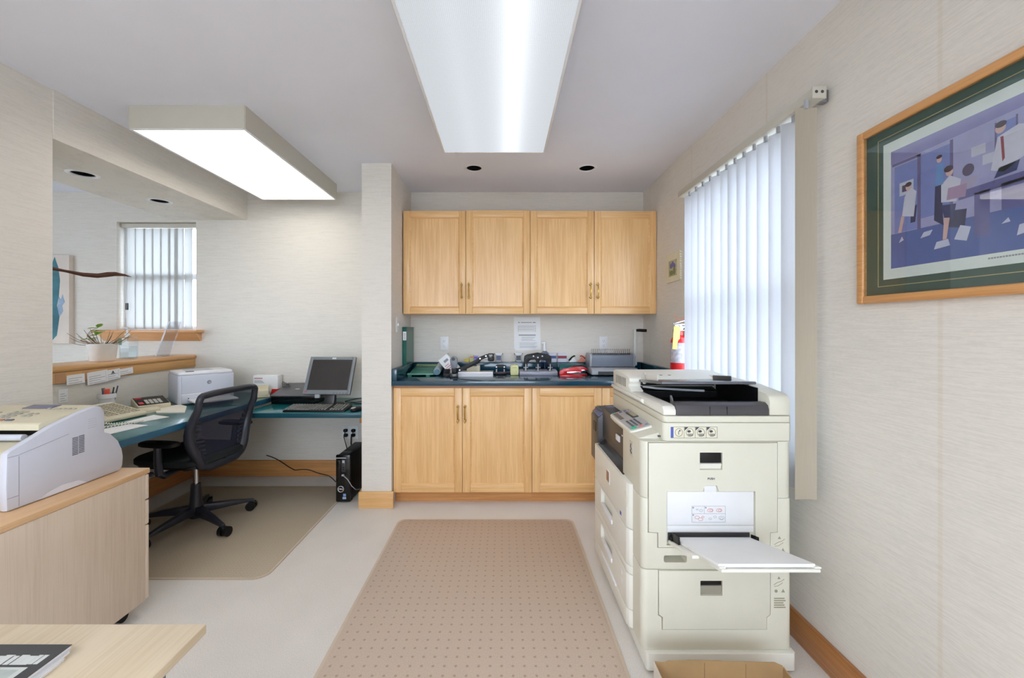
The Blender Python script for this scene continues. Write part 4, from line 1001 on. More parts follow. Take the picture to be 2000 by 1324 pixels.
# things on the long desk
ph = Thing('telephone_console', 'cream multi-line telephone console with button rows on the desk', 'telephone', (-2.47, 2.50, .737), R(82), local=True)
ph.part('case', MB().prism([(-.13, .002), (-.13, .02), (-.118, .03), (.13, .078), (.14, .070), (.14, .002)], 'x', -.15, .18, .006), BEIGE)
pm = Matrix.Translation((0, -.118, .0305)) @ Matrix.Rotation(math.atan2(.048, .248), 4, 'X')
b_ = MB(pm)
for gx in (-.03, .045, .115):
    for j in range(9):
        for i in range(2): b_.box(gx+.026*i, gx+.046*0+.02+.026*i, .02+.024*j, .036+.024*j, 0, .004, .001, 1)
ph.part('buttons', b_, mat('cream_buttons', (190, 184, 162), .5))
s_ = MB(pm)
for gx in (.032, .105): s_.box(gx-.014, gx-.004, .02, .235, 0, .001)
ph.part('dividing_strips', s_, DGREY)
ph.part('display', MB(pm).box(-.125, .16, .225, .247, 0, .006, .002), CREAM2)
hd = MB().pillow((-.105, .0, .062), .028, .115, .018, .6, .6, 20, 8).pillow((-.105, -.085, .052), .03, .03, .022, .9, .9, 16, 8).pillow((-.105, .085, .075), .03, .03, .022, .9, .9, 16, 8)
ph.part('handset', hd, CREAM2)
cc = []
for i in range(150):
    t_ = i/149
    ctl = [(-2.32, 2.36, .775), (-2.30, 2.33, .76), (-2.22, 2.37, .750), (-2.14, 2.43, .750), (-2.16, 2.40, .750), (-2.22, 2.30, .750), (-2.30, 2.22, .752)]
    f = t_*(len(ctl)-1); i0 = min(int(f), len(ctl)-2); u_ = f-i0
    p = Vector(ctl[i0]).lerp(Vector(ctl[i0+1]), u_)
    a = i*2.0; cc.append((p.x+.004*cos(a), p.y+.003*sin(a), p.z+.005*sin(a)))
ph_c = MB().tube(cc, .0026, 5)
single('handset_cord', ph_c, CREAM2, 'coiled pale handset cord looping on the desk below the telephone', 'cord')
def sheet(pts, label, m=PAPER, z=.7373, th=.0012): 
    c0 = (sum(p[0] for p in pts)/len(pts), sum(p[1] for p in pts)/len(pts), z)
    return single('paper_sheet', MB().prism(pts, 'z', z, z+th), m, label, 'paper', loc=c0)
sheet([(-2.255, 2.24), (-2.10, 2.165), (-2.07, 2.38), (-2.20, 2.41)], 'white paper sheet at the near end of the desk under the coiled cord')
sheet([(-2.28, 2.46), (-2.18, 2.44), (-2.125, 2.60), (-2.275, 2.66)], 'white paper sheet lying in front of the telephone console')
sheet([(-2.47, 2.89), (-2.30, 2.71), (-2.12, 2.72), (-2.27, 2.93), (-2.36, 2.99)], 'thin stack of cream papers beside the printer on the desk', mat('cream_paper', (234, 230, 218), .8), th=.006)
sheet([(-2.42, 2.72), (-2.36, 2.70), (-2.34, 2.78), (-2.40, 2.80)], 'small pale note between telephone and printer papers')
cl_ = Thing('adding_machine', 'black-topped desk calculator with red keys beside the white printer', 'calculator', (-2.50, 2.90, .737), R(52), local=True)
cl_.part('case', MB().prism([(-.10, .002), (-.10, .035), (.10, .068), (.11, .062), (.11, .002)], 'x', -.09, .09, .005), BEIGE)
cm = Matrix.Translation((0, -.098, .0355)) @ Matrix.Rotation(math.atan2(.033, .2), 4, 'X')
cl_.part('key_deck', MB(cm).box(-.084, .084, .005, .19, 0, .003, .001), BLACK)
kk = MB(cm)
for i in range(4):
    for j in range(4): kk.box(-.04+.024*i, -.022+.024*i, .02+.024*j, .036+.024*j, .003, .008, .001, 1)
cl_.part('keys', kk, mat('pale_keys2', (206, 202, 196), .5))
cl_.part('red_keys', MB(cm).box(-.078, -.052, .015, .06, .003, .008, .001), mat('crimson_key', (196, 50, 66), .4))
cl_.part('red_badge', MB(cm).box(-.078, -.04, .15, .18, .003, .006, .001), MATS['crimson_key'])
single('plastic_case', MB(Matrix.Translation((-2.385, 2.75, .737)) @ Matrix.Rotation(R(58), 4, 'Z')).prism([(-.03, .001), (-.03, .018), (-.02, .026), (.03, .030), (.04, .022), (.04, .001)], 'x', -.05, .055, .004), BEIGE, 'flat beige plastic case between telephone console and calculator', 'case')
pc = Thing('pen_cup', 'white pen cup with a red marker and pens behind the telephone', 'pen cup', (-2.64, 2.72, .737))
pc.part('cup', MB().lathe([(.001, .738), (.037, .738), (.040, .745), (.041, .835), (.048, .838), (.048, .868), (.044, .868), (.040, .84), (.036, .75), (.001, .746)], (-2.64, 2.72, 0), 26), WHITE)
for k, (dx, dy, tx, ty, hh, r_, m) in enumerate(((-.008, .0, -.012, -.014, .905, .009, mat('grey_pen', (120, 122, 134), .4)), (.008, -.01, .014, -.008, .900, .015, mat('orange_marker', (236, 96, 76), .4)), (.02, .014, .04, .03, .915, .004, mat('navy_pen', (62, 72, 110), .4)), (.0, .02, .02, .03, .905, .004, DGREY))):
    single('pen', MB().cyl((-2.64+dx, 2.72+dy, .75), (-2.64+dx+tx*.6, 2.72+dy+ty*.6, hh), r_, n=10), m, ['grey pen leaning left in the white pen cup', 'thick orange-red marker in the white pen cup', 'thin navy pen leaning right in the white pen cup', 'dark pen at the back of the white pen cup'][k], 'pen', loc=(-2.64+dx, 2.72+dy, .75))

# papers taped under the ledge
def note(y0, y1, z0, z1, label, tilt_=0, x=-2.7095):
    M = Matrix.Translation((x, y0, z0)) @ Matrix.Rotation(R(tilt_), 4, 'X')
    t = Thing('pinned_note', label, 'note', (x, y0, z0))
    t.part('sheet', MB(M).box(0, .0012, 0, y1-y0, 0, z1-z0), PAPER)
    m = MB(M); n = max(2, int((z1-z0)/.018))
    for k in range(n): m.box(.0012, .0016, .012, (y1-y0)*(.85-.2*(k % 2)), .008+k*.014, .0105+k*.014)
    t.part('handwriting', m, INKL)
    return t, M
note(2.535, 2.645, .948, 1.008, 'small white note taped under the ledge, leftmost', 2)
t, M = note(2.662, 2.80, .930, 1.012, 'white slip taped under the ledge below the plant pot', 4, -2.7085)
t, M = note(2.785, 2.888, .944, 1.014, 'white card with dark emblem taped under the ledge', 4, -2.7065)
t.part('emblem', MB(M).prism([(.040, .045), (.062, .045), (.051, .062)], 'x', .0012, .0017).box(.0012, .0017, .036, .066, .039, .043), INK)
note(2.872, 2.985, .968, 1.012, 'white strip of scribbled paper taped under the ledge, rightmost', 4, -2.7045)
note(2.50, 2.555, .845, .925, 'narrow paper hanging on the low wall under the ledge by the wall end', 0, -2.7243)
for k, (y0, y1, lab) in enumerate(((2.47, 2.53, 'brown masking tape patch under the ledge by the wall end'), (2.632, 2.672, 'brown masking tape patch between two notes under the ledge'))):
    single('tape_patch', MB().box(-2.7108, -2.7102, y0, y1, .965, 1.025), mat('masking_tape', (196, 150, 112), .6), lab, 'tape')

# ================================================================== ON THE LEDGE
pp = Thing('plant_pot', 'white pot with a sparse leafy plant on the ledge', 'plant', (-2.835, 2.89, 1.07))
c = (-2.835, 2.89, 1.07)
pp.part('pot', MB().lathe([(.001, .001), (.066, .001), (.07, .006), (.080, .11), (.0845, .118), (.0845, .124), (.077, .124), (.072, .10), (.001, .098)], c, 32), mat('white_ceramic', (242, 243, 242), .4))
pp.part('soil', MB().lathe([(.001, .104), (.05, .106), (.074, .102)], c, 24), mat('soil', (120, 96, 66), .9, var=.3, scale=120))
stems = MB(); rnd = random.Random(3); tips = []
for k in range(17):
    a = rnd.uniform(0, 2*pi); l = rnd.uniform(.07, .17); hh = rnd.uniform(.02, .13)
    p0 = Vector((c[0]+.02*cos(a), c[1]+.02*sin(a), c[2]+.104))
    p1 = p0 + Vector((cos(a)*l*.5, sin(a)*l*.5, hh*.35)); p2 = p0 + Vector((cos(a)*l, sin(a)*l, hh))
    stems.tube([p0, p0.lerp(p1, .5)+Vector((0, 0, .006)), p1, p1.lerp(p2, .5)+Vector((0, 0, -.004)), p2], [.0026, .0022, .002, .0017, .0012], 5)
for tgt in ((-2.828, 2.85, 1.306), (-2.83, 2.845, 1.256), (-2.875, 2.85, 1.226), (-2.85, 2.87, 1.285)):
    p0 = Vector((c[0], c[1], c[2]+.104)); p2 = Vector(tgt); mid = Vector((p2.x-.075, p2.y, (p0.z+p2.z)/2+.02))
    stems.tube([p0, p0.lerp(mid, .5)-Vector((0, 0, .01)), mid, mid.lerp(p2, .5)+Vector((-.008, 0, .004)), p2], [.003, .0028, .0025, .002, .0014], 6); tips.append(p2)
for tgt in ((-2.63, 2.86, 1.30), (-2.65, 2.85, 1.255), (-2.675, 2.87, 1.24), (-2.71, 2.84, 1.28), (-2.69, 2.88, 1.225), (-2.74, 2.86, 1.25)):
    p0 = Vector((c[0]+.01, c[1], c[2]+.104)); p2 = Vector(tgt); mid = p0.lerp(p2, .5)+Vector((0, 0, -.012))
    stems.tube([p0, p0.lerp(mid, .5), mid, mid.lerp(p2, .5)+Vector((0, .004, .006)), p2], [.0028, .0025, .002, .0017, .001], 6)
pp.part('stems', stems, mat('twig', (140, 108, 74), .7))
LEAF = mat('leaf_green', (150, 196, 84), .5, var=.12)
for p in tips:
    for k in range(4):
        a = rnd.uniform(0, 2*pi); e = rnd.uniform(-.2, .7); L_ = rnd.uniform(.042, .060)
        M = Matrix.Translation(p) @ Matrix.Rotation(a, 4, 'Z') @ Matrix.Rotation(-e, 4, 'Y')
        lf = MB(M).add([(0, 0, 0), (.3*L_, .3*L_, .003), (.7*L_, .26*L_, .002), (L_, 0, -.004), (.7*L_, -.26*L_, .002), (.3*L_, -.3*L_, .003), (.5*L_, 0, -.002)], [(0, 1, 6), (1, 2, 6), (2, 3, 6), (3, 4, 6), (4, 5, 6), (5, 0, 6)])
        pp.part('leaf', lf, LEAF, smooth=80)
bt_ = Thing('sanitizer_bottle', 'clear pump bottle with green label on the ledge beside the plant', 'bottle', (-2.86, 3.12, 1.07))
c = (-2.86, 3.12, 1.07)
bt_.part('bottle', MB().prism(rrect(c[0]-.050, c[0]+.050, c[1]-.036, c[1]+.036, .018), 'z', 1.071, 1.235, .006), CLEAR)
bt_.part('liquid', MB().prism(rrect(c[0]-.046, c[0]+.046, c[1]-.032, c[1]+.032, .015), 'z', 1.075, 1.165, .004), glass('gel', (236, 240, 240), 1.33))
bt_.part('label', MB().box(c[0]-.046, c[0]+.02, c[1]-.0372, c[1]-.0364, 1.175, 1.225), mat('label_white', (226, 232, 230), .5))
bt_.part('green_mark', MB().box(c[0]-.046, c[0]-.018, c[1]-.0378, c[1]-.0372, 1.176, 1.226), mat('label_green', (0, 128, 84), .4))
bt_.part('pump', MB().cyl((c[0]-.01, c[1], 1.235), (c[0]-.01, c[1], 1.262), .016).cyl((c[0]-.01, c[1], 1.262), (c[0]-.01, c[1], 1.30), .006).tube([(c[0]-.01, c[1], 1.30), (c[0]-.03, c[1], 1.306), (c[0]-.055, c[1]-.01, 1.300)], .007, 8), WHITE)
sg = Thing('sign_holder', 'clear acrylic slanted sign holder standing on the ledge', 'sign holder', (-2.80, 3.36, 1.07))
ac = glass('acrylic', (240, 242, 245), 1.45, .05)
sg.part('sign_panel', MB().prism([(-2.835, 1.073), (-2.825, 1.073), (-2.715, 1.355), (-2.725, 1.357)], 'y', 3.33, 3.46), ac)
sg.part('foot', MB().box(-2.835, -2.76, 3.33, 3.46, 1.071, 1.074), ac)
sg.part('edge_glint', MB().prism([(-2.838, 1.073), (-2.826, 1.073), (-2.716, 1.355), (-2.728, 1.357)], 'y', 3.327, 3.3295), mat('frosted_edge', (206, 206, 210), .4))  # pale strip painted in for the light along the acrylic edge
# dried leaf in a tall vase behind the wall end
vs_ = Thing('leaf_vase', 'long twisted brown dried leaf reaching past the canvas from behind the wall end', 'dried leaf', (-2.86, 2.22, 1.07))
vs_.part('vase', MB().lathe([(.001, .001), (.05, .001), (.06, .02), (.065, .12), (.045, .30), (.022, .40), (.026, .42), (.02, .42), (.018, .40), (.001, .38)], (-2.86, 2.22, 1.07), 24), mat('brown_glaze', (96, 70, 52), .3))
pl = [(-2.86, 2.22, 1.45), (-2.86, 2.24, 1.60), (-2.855, 2.33, 1.672), (-2.84, 2.45, 1.682), (-2.81, 2.54, 1.676), (-2.79, 2.60, 1.668), (-2.755, 2.68, 1.655), (-2.72, 2.74, 1.655), (-2.69, 2.78, 1.668), (-2.665, 2.81, 1.676), (-2.63, 2.845, 1.672), (-2.605, 2.865, 1.662)]
ws = [.004, .005, .010, .013, .011, .008, .013, .015, .017, .014, .007, .001]
lfv, lff = [], []
for i, (p, w_) in enumerate(zip(pl, ws)):
    a = R(20 + 22*i)*.5
    dx, dz = .4*w_*sin(a), w_
    lfv += [(p[0]-dx*.5, p[1], p[2]-dz), (p[0]+dx+.004, p[1]-.004, p[2]), (p[0]-dx*.5, p[1], p[2]+dz), (p[0]-dx-.004, p[1]+.004, p[2])]
for i in range(len(pl)-1):
    for k in range(4): lff.append((i*4+k, i*4+(k+1) % 4, i*4+4+(k+1) % 4, i*4+4+k))
lff += [(0, 1, 2, 3), tuple(len(lfv)-4+k for k in (3, 2, 1, 0))]
vs_.part('leaf', MB().add(lfv, lff), mat('dried_leaf', (92, 58, 48), .5, var=.4, scale=14, st=(1, 1, 6)), smooth=60)

# canvas and back-window blind
cv = Thing('canvas_painting', 'pale abstract canvas with a teal blade shape on the back wall', 'painting', (-4.1, 3.6, 1.17))
cv.part('canvas', MB().box(-4.45, -3.78, 3.556, 3.599, 1.168, 1.94, .002), mat('canvas_paint', (224, 212, 202), .8, var=.06, scale=6))
cv.part('teal_shape', MB().prism([(-3.93, 1.19), (-3.885, 1.24), (-3.862, 1.40), (-3.885, 1.50), (-3.868, 1.58), (-3.858, 1.72), (-3.872, 1.83), (-3.905, 1.925), (-3.95, 1.80), (-4.05, 1.60), (-4.06, 1.30), (-3.99, 1.20)], 'y', 3.5548, 3.5556), mat('teal_paint', (66, 122, 136), .7, var=.35, scale=7))
cv.part('blue_splash', MB().prism([(-3.862, 1.40), (-3.83, 1.45), (-3.838, 1.50), (-3.815, 1.53), (-3.835, 1.60), (-3.85, 1.55), (-3.868, 1.58), (-3.88, 1.48)], 'y', 3.5551, 3.5557), mat('splash_paint', (156, 176, 200), .7, var=.2, scale=30))
bb = Thing('vertical_blind', 'white vertical blind in the small back window above the ledge', 'blind', (-3.05, 3.655, 2.2))
bb.part('headrail', MB().box(-3.40, -2.712, 3.635, 3.675, 2.198, 2.236, .003), HOUS)
ss = slat_mesh(1.293, 2.195, .096).done('slat')
SB = slat_mat('slat_vinyl_back', (232, 232, 230), .5, (140, 140, 138))
for i, (u, a) in enumerate(((256, 84), (274, 86), (290, 85), (306.5, 83), (323, 86), (338, 84), (350, 83), (368, 76))):
    o = link('slat', ss, SB if i == 0 else [], bb.o)
    o.location = (X(u, 3.655)+3.05, 0, -2.2); o.rotation_euler = (0, 0, R(a))
bb.part('cord_weight', MB().box(-3.356, -3.334, 3.625, 3.637, 1.465, 1.525, .002), DGREY)
bb.part('cord', MB().tube([(-3.345, 3.631, 2.2), (-3.345, 3.631, 1.525)], .0012, 5).tube([(-3.36, 3.631, 2.2), (-3.36, 3.631, 1.53)], .0012, 5), LGREY)

# ================================================================== OFFICE CHAIR
ch = Thing('office_chair', 'black mesh-back swivel chair with armrests at the green desk', 'chair', (-2.030, 2.70, .0047), R(82), local=True)
CB = mat('chair_black', (38, 40, 50), .34, var=.06); CF = mat('chair_fabric', (18, 26, 30), .75, var=.15, scale=80, bmp=.2)
ch.part('hub', MB().lathe([(.001, .05), (.035, .05), (.042, .07), (.045, .12), (.036, .15), (.032, .22), (.028, .27), (.001, .27)], n=20), CB)
ch.part('gas_column', MB().cyl((0, 0, .26), (0, 0, .40), .015), CHROME)
ch.part('mechanism', MB().box(-.09, .09, -.11, .13, .395, .435, .012), BLACK)
for k, a in enumerate((-111, -39, 33, 105, 177)):
    Mz = Matrix.Rotation(R(a), 4, 'Z')
    lg = MB(Mz).add([(.03, -.026, .075), (.03, .026, .075), (.03, .022, .128), (.03, -.022, .128), (.20, -.019, .07), (.20, .019, .07), (.20, .016, .105), (.20, -.016, .105), (.335, -.013, .062), (.335, .013, .062), (.335, .011, .078), (.335, -.011, .078)],
        [(0, 1, 2, 3), (0, 4, 5, 1), (1, 5, 6, 2), (2, 6, 7, 3), (3, 7, 4, 0), (4, 8, 9, 5), (5, 9, 10, 6), (6, 10, 11, 7), (7, 11, 8, 4), (11, 10, 9, 8)], .004)
    lo_ = ch.part('leg', lg, CB)
    cs = MB(Mz @ Matrix.Translation((.330, 0, 0)) @ Matrix.Rotation(R(40*k+20), 4, 'Z'))
    cs.cyl((-.030, .012, .030), (-.006, .012, .030), .030, n=22).cyl((.006, .012, .030), (.030, .012, .030), .030, n=22)
    cs.tube([(0, 0, .066), (0, 0, .050), (0, .012, .034)], [.009, .014, .012], 10).cyl((-.032, .012, .030), (.032, .012, .030), .006)
    ch.part('castor', cs, BLACK, lo_)
seat = MB().pillow((0, .02, .475), .245, .245, .034, .45, .5, 36, 12)
ch.part('seat', seat, CF)
ch.part('seat_pan', MB().pillow((0, .02, .448), .225, .225, .022, .4, .5, 28, 8), BLACK)
def by(z, x=0):                                     # depth of the back at height z, wrapping forward at the sides
    t_ = (z-.44)/.50
    return -.195 - .085*t_ - .05*sin(pi*min(1, max(0, t_*1.35))) * .0 + .030*sin(pi*min(1, max(0, (z-.50)/.30))) + .022*(abs(x)/.24)**2
def bw(z):                                           # half width of the back at height z
    t_ = (z-.44)/.50
    return .150 + .082*math.sin(min(1, t_*1.9)*pi/2) - .012*max(0, t_-.5)*2
lp = []
for i in range(15):
    z = .455+.405*i/14; lp.append((-bw(z), by(z, bw(z)), z))
for i in range(1, 4): a = pi - i*pi/8; lp.append((-bw(.86)+.03+.03*cos(a), by(.88, bw(.86)), .86+.03*sin(a)))
for i in range(1, 8):
    x = -.19+.38*i/8; lp.append((x, by(.90, x), .893+.006*(1-(x/.2)**2)))
lp += [(-p[0], p[1], p[2]) for p in reversed(lp[:18])]
for i in range(1, 6):
    x = .155-.31*i/6; lp.append((x, by(.45, x)+.0, .436-.008*(1-(x/.155)**2)))
rs = [(.031 if p[2] < .62 else .031-.011*min(1, (p[2]-.62)/.2)) for p in lp]
ch.part('back_frame', MB().tube(lp, rs, 12, closed=True), CB)
def meshfn(u, v):
    z = .47+.415*v; x = (2*u-1)*(bw(min(z, .86))-.008*(z > .86))
    return (x, by(z, x)+.004, z)
ch.part('back_mesh', MB().grid(meshfn, 19, 20), veil('mesh_cloth', (34, 40, 62), .30))
for s in (-1, 1):                                    # ribbed side pads of the mesh
    pdm = MB()
    for k in range(9):
        z = .52+.026*k; w0 = bw(z); wd = .075-.045*abs(k-3.5)/5
        pdm.tube([(s*(w0-.02), by(z, w0)+.004, z), (s*(w0-.02-wd*.5), by(z, w0-wd*.5)+.002, z-.004), (s*(w0-.02-wd), by(z, w0-wd)+.002, z-.006)], [.011, .010, .006], 6)
    ch.part('rib_pad', pdm, mat('rib_rubber', (40, 42, 56), .5))
ch.part('back_bracket', MB().tube([(0, -.06, .41), (0, -.16, .415), (0, -.20, .44), (0, -.208, .47)], [.03, .03, .03, .026], 10, flat=.6), BLACK)
for s in (-1, 1):
    ch.part('frame_foot', MB().tube([(s*.155, by(.475, .155), .475), (s*.15, -.115, .445), (s*.13, -.06, .425), (s*.08, -.03, .415)], [.028, .030, .026, .02], 12), CB)
    ar = MB().tube([(s*.10, .0, .415), (s*.24, -.02, .408), (s*.272, -.025, .43), (s*.285, -.03, .50), (s*.292, -.035, .60)], [.016, .019, .021, .021, .019], 10)
    ao = ch.part('armrest', ar, CB)
    ch.part('arm_pad', MB().pillow((s*.285, -.04, .612), .043, .125, .016, .6, .5, 28, 8), BLACK, ao)
    ch.part('arm_lever', MB().pillow((s*.305, .0, .44), .012, .025, .014, .8, .8, 12, 6), CB, ao)
ch.part('height_lever', MB().cyl((.08, .02, .42), (.24, -.04, .405), .006).pillow((.255, -.045, .403), .03, .013, .007, .8, .8, 14, 6), BLACK)

# ================================================================== COMPUTER TOWER AND CABLES
tw = Thing('computer_tower', 'slim black computer tower with round logo on the floor by the stub wall', 'computer', (-1.19, 3.22, 0))
tw.part('case', MB().box(-1.236, -1.139, 3.062, 3.41, .012, .352, .003), BLACK)
fb = tw.part('front_bezel', MB().box(-1.243, -1.136, 3.036, 3.0615, .010, .358, .006), BLACKG)
tw.part('silver_line', MB().box(-1.241, -1.165, 3.0345, 3.0365, .333, .340), LGREY, fb)
tw.part('drive_door', MB().box(-1.240, -1.207, 3.0345, 3.0365, .175, .318, .001), mat('drive_black', (8, 8, 9), .15), fb)
tw.part('port_strip', MB().box(-1.200, -1.172, 3.0335, 3.0365, .235, .30, .001), DGREY, fb)
tw.part('ports', MB().box(-1.192, -1.178, 3.033, 3.0345, .246, .256).box(-1.192, -1.178, 3.033, 3.0345, .262, .272), BLACK, fb)
tw.part('power_button', MB().box(-1.195, -1.176, 3.032, 3.0365, .300, .320, .002), LGREY, fb)
rg = []
for i in range(24): rg.append((-1.205+.0215*cos(2*pi*i/24), 3.0345, .106+.0215*sin(2*pi*i/24)))
tw.part('logo_ring', MB().tube(rg, .0026, 6, True), mat('logo_ring_silver', (206, 208, 212), .3, .5), fb)
tw.mesh('lettering', text_mesh('DELL', .0165, T(-1.205+1.19, 3.0342-3.22, .106) @ FRONT, bold=.0008), MATS['logo_ring_silver'], fb)
sk = tw.part('sticker', MB().box(-1.187, -1.167, 3.0345, 3.0362, .052, .071), mat('sticker_blue', (120, 152, 206), .4), fb)
tw.part('sticker', MB().box(-1.192, -1.165, 3.0345, 3.0362, .031, .047), mat('sticker_pale', (164, 184, 216), .4), fb)
for x in (-1.225, -1.15):
    for y in (3.08, 3.38): tw.part('foot', MB().box(x-.008, x+.008, y-.02, y+.02, .0046, .0125), BLACK)
tw.part('top_latch', MB().box(-1.225, -1.155, 3.10, 3.14, .352, .358, .002), DGREY)
single('usb_cable', MB().tube([(-1.185, 3.020, .212), (-1.165, 3.005, .209), (-1.14, 3.0, .19), (-1.115, 3.01, .14), (-1.095, 3.04, .10), (-1.085, 3.10, .08), (-1.08, 3.20, .06)], .0028, 6).box(-1.194, -1.176, 3.018, 3.0330, .206, .218, .002), LGREY, 'grey cable plugged into the front of the black computer tower', 'cable')
wp = []
for i in range(40):
    t_ = i/39; wp.append((-2.05+.81*t_, 3.54-.515*t_**2.2, .20-.115*min(1, t_*3)+.112*max(0, t_-.25)**1.1 + .006*sin(t_*16)))
single('front_cable', MB().tube(wp, .0038, 6), BLACK, 'long black cable sagging in front of the baseboard to the computer tower', 'cable')
def outlet(name, x, z, y, label, gang=1, recept=True):
    t = Thing('wall_outlet', label, 'outlet', (x, y, z))
    t.part('plate', MB().box(x-.036*gang, x+.036*gang, y-.006, y-.0005, z-.0585, z+.0585, .003), WHITE)
    for g in ([0] if gang == 1 else [-.023*1.5, .023*1.5]):
        for dz in (-.0195, .0195):
            r_ = t.part('receptacle', MB().prism([(x+g+.0165*cos(a), z+dz+min(.0135, max(-.0135, .0165*sin(a)))) for a in [2*pi*i/20 for i in range(20)]], 'y', y-.0085, y-.006, .001), WHITE)
            t.part('slots', MB().box(x+g-.0075, x+g-.0055, y-.0089, y-.0084, z+dz-.002, z+dz+.007).box(x+g+.0055, x+g+.0075, y-.0089, y-.0084, z+dz-.002, z+dz+.007).cyl((x+g, y-.0089, z+dz-.008), (x+g, y-.0084, z+dz-.008), .0026, n=8), DGREY, r_)
    return t
outlet('a', -.515, 1.170, 3.6, 'white wall outlet above the counter at left, over the green trimmer')
outlet('b', .887, 1.170, 3.6, 'white wall outlet above the counter behind the binding machine')
t = outlet('c', -1.345, .385, 3.6, 'double wall outlet with black plugs under the lower desk', 2)
for k, (gx, dz) in enumerate(((-.033, .021), (.036, .021), (-.03, -.02), (.034, -.02))):
    single('power_plug', MB().pillow((-1.345+gx, 3.574, .385+dz), .018, .016, .014, .6, .6, 14, 8).tube([(-1.345+gx, 3.565, .385+dz-.008), (-1.355+gx+.012*(dz > 0), 3.55-.018*(dz > 0), .36), (-1.345+gx*.7+.012*(dz > 0), 3.545-.018*(dz > 0), .30), (-1.33+gx*.6+.012*(dz > 0), 3.55-.018*(dz > 0), .22)], .0034, 6), BLACK,
           ['black plug with cord, upper left of the double outlet', 'black plug with cord, upper right of the double outlet', 'black plug with cord, lower left of the double outlet', 'black plug with cord, lower right of the double outlet'][k], 'plug', 'plugs in the double outlet', loc=(-1.345+gx, 3.574, .385+dz))
sw = Thing('light_switch', 'white toggle switch plate on the stub wall beside the counter', 'switch', (-.81, 3.12, 1.33))
sw.part('plate', MB().box(-.8095, -.804, 3.084, 3.156, 1.272, 1.389, .003), WHITE)
sw.part('toggle', MB().box(-.804, -.794, 3.115, 3.125, 1.318, 1.34, .002), WHITE)

# ================================================================== ON THE COUNTER
CT = .9193
bd = Thing('ring_binder', 'green ring binder standing upright on the side splash by the stub wall', 'binder', (-.791, 3.41, 1.0065))
bd.part('cover', MB().box(-.8075, -.8045, 3.285, 3.545, 1.0065, 1.312).box(-.777, -.774, 3.285, 3.545, 1.0065, 1.312).box(-.8075, -.774, 3.282, 3.285, 1.0065, 1.312), mat('binder_green', (10, 92, 76), .25))
bd.part('pages', MB().box(-.8035, -.778, 3.29, 3.535, 1.012, 1.295), PAPER)
bd.part('spine_label', MB().box(-.803, -.776, 3.2812, 3.282, 1.205, 1.275), PAPER)
lb = MB()
for k in range(4): lb.box(-.797, -.782, 3.2808, 3.2813, 1.214+.013*k, 1.219+.013*k)
bd.part('label_print', lb, INKL)
gt = Thing('green_trimmer', 'green sloping paper trimmer with clear roller end on the counter left', 'trimmer', (-.66, 3.42, CT))
gm = mat('trimmer_green', (52, 132, 108), .35, var=.06)
gt.part('board', MB().prism([(3.275, .926), (3.275, .941), (3.55, .982), (3.555, .97), (3.555, .926)], 'x', -.752, -.545, .003), gm)
gt.part('front_lip', MB().prism([(3.255, .930), (3.258, .938), (3.277, .944), (3.277, .928)], 'x', -.764, -.555, .002), mat('trimmer_pale', (104, 172, 152), .35))
gt.part('ruler_bar', MB().prism([(3.40, .958), (3.40, .966), (3.43, .971), (3.43, .962)], 'x', -.747, -.56, .001), mat('trimmer_dark', (30, 100, 84), .35))
gt.part('back_rail', MB().prism([(3.515, .976), (3.515, .986), (3.55, .993), (3.55, .98)], 'x', -.745, -.53, .002), mat('trimmer_olive', (118, 142, 96), .4))
for x in (-.745, -.60): gt.part('foot', MB().box(x-.015, x+.015, 3.262, 3.29, CT, .927), gm)
gt.part('roller', MB().lathe([(.001, -.10), (.028, -.10), (.030, -.09), (.030, .09), (.028, .10), (.001, .10)], (-.53, 3.385, .970), 20, Mx=Matrix.Rotation(R(-80), 4, 'X')), mat('roller_grey', (168, 184, 190), .2))
gt.part('knob', MB().cyl((-.53, 3.265, .948), (-.53, 3.285, .952), .022), mat('blue_grey_knob', (110, 150, 172), .3))
gt.part('red_clip', MB().box(-.53, -.515, 3.45, 3.475, .985, 1.0, .002), RED)

gp_ = Thing('paper_cutter', 'black-armed guillotine paper cutter with white base edge on the counter', 'paper cutter', (-.2, 3.35, CT))
gp_.part('base', MB().box(-.352, -.08, 3.225, 3.50, CT, .940, .002), mat('cutter_board', (196, 196, 188), .5))
fe_ = gp_.part('front_rule', MB().box(-.352, -.078, 3.214, 3.226, CT, .959, .001), WHITE)
gp_.part('red_line', MB().box(-.35, -.09, 3.2135, 3.2142, .9415, .9435), INKR, fe_)
gp_.part('back_fence', MB().box(-.30, -.215, 3.40, 3.42, .94, .985).box(-.215, -.19, 3.38, 3.43, .94, .995), BEIGE)
AM = Matrix.Translation((-.352, 3.222, .972)) @ Matrix.Rotation(R(-23), 4, 'Y')
am = MB(AM).prism([(-.01, -.016), (.03, -.018), (.17, -.016), (.20, .002), (.262, .004), (.262, .028), (.19, .030), (.15, .020), (.0, .014)], 'y', -.008, .006, .002)
ao = gp_.part('blade_arm', am, BLACK)
rv = MB(AM)
for x, z in ((.012, -.004), (.195, .016), (.245, .016)): rv.cyl((x, -.011, z), (x, -.007, z), .006, n=12)
gp_.part('rivet', rv, CHROME, ao)
gp_.part('grip', MB().box(-.118, -.068, 3.19, 3.25, 1.045, 1.104, .007), BLACKG, ao)
gp_.part('grip_mark', MB().box(-.105, -.08, 3.189, 3.1905, 1.088, 1.096), LGREY, ao)
gp_.part('pivot', MB().box(-.372, -.345, 3.228, 3.26, .93, .985, .003), BLACK)

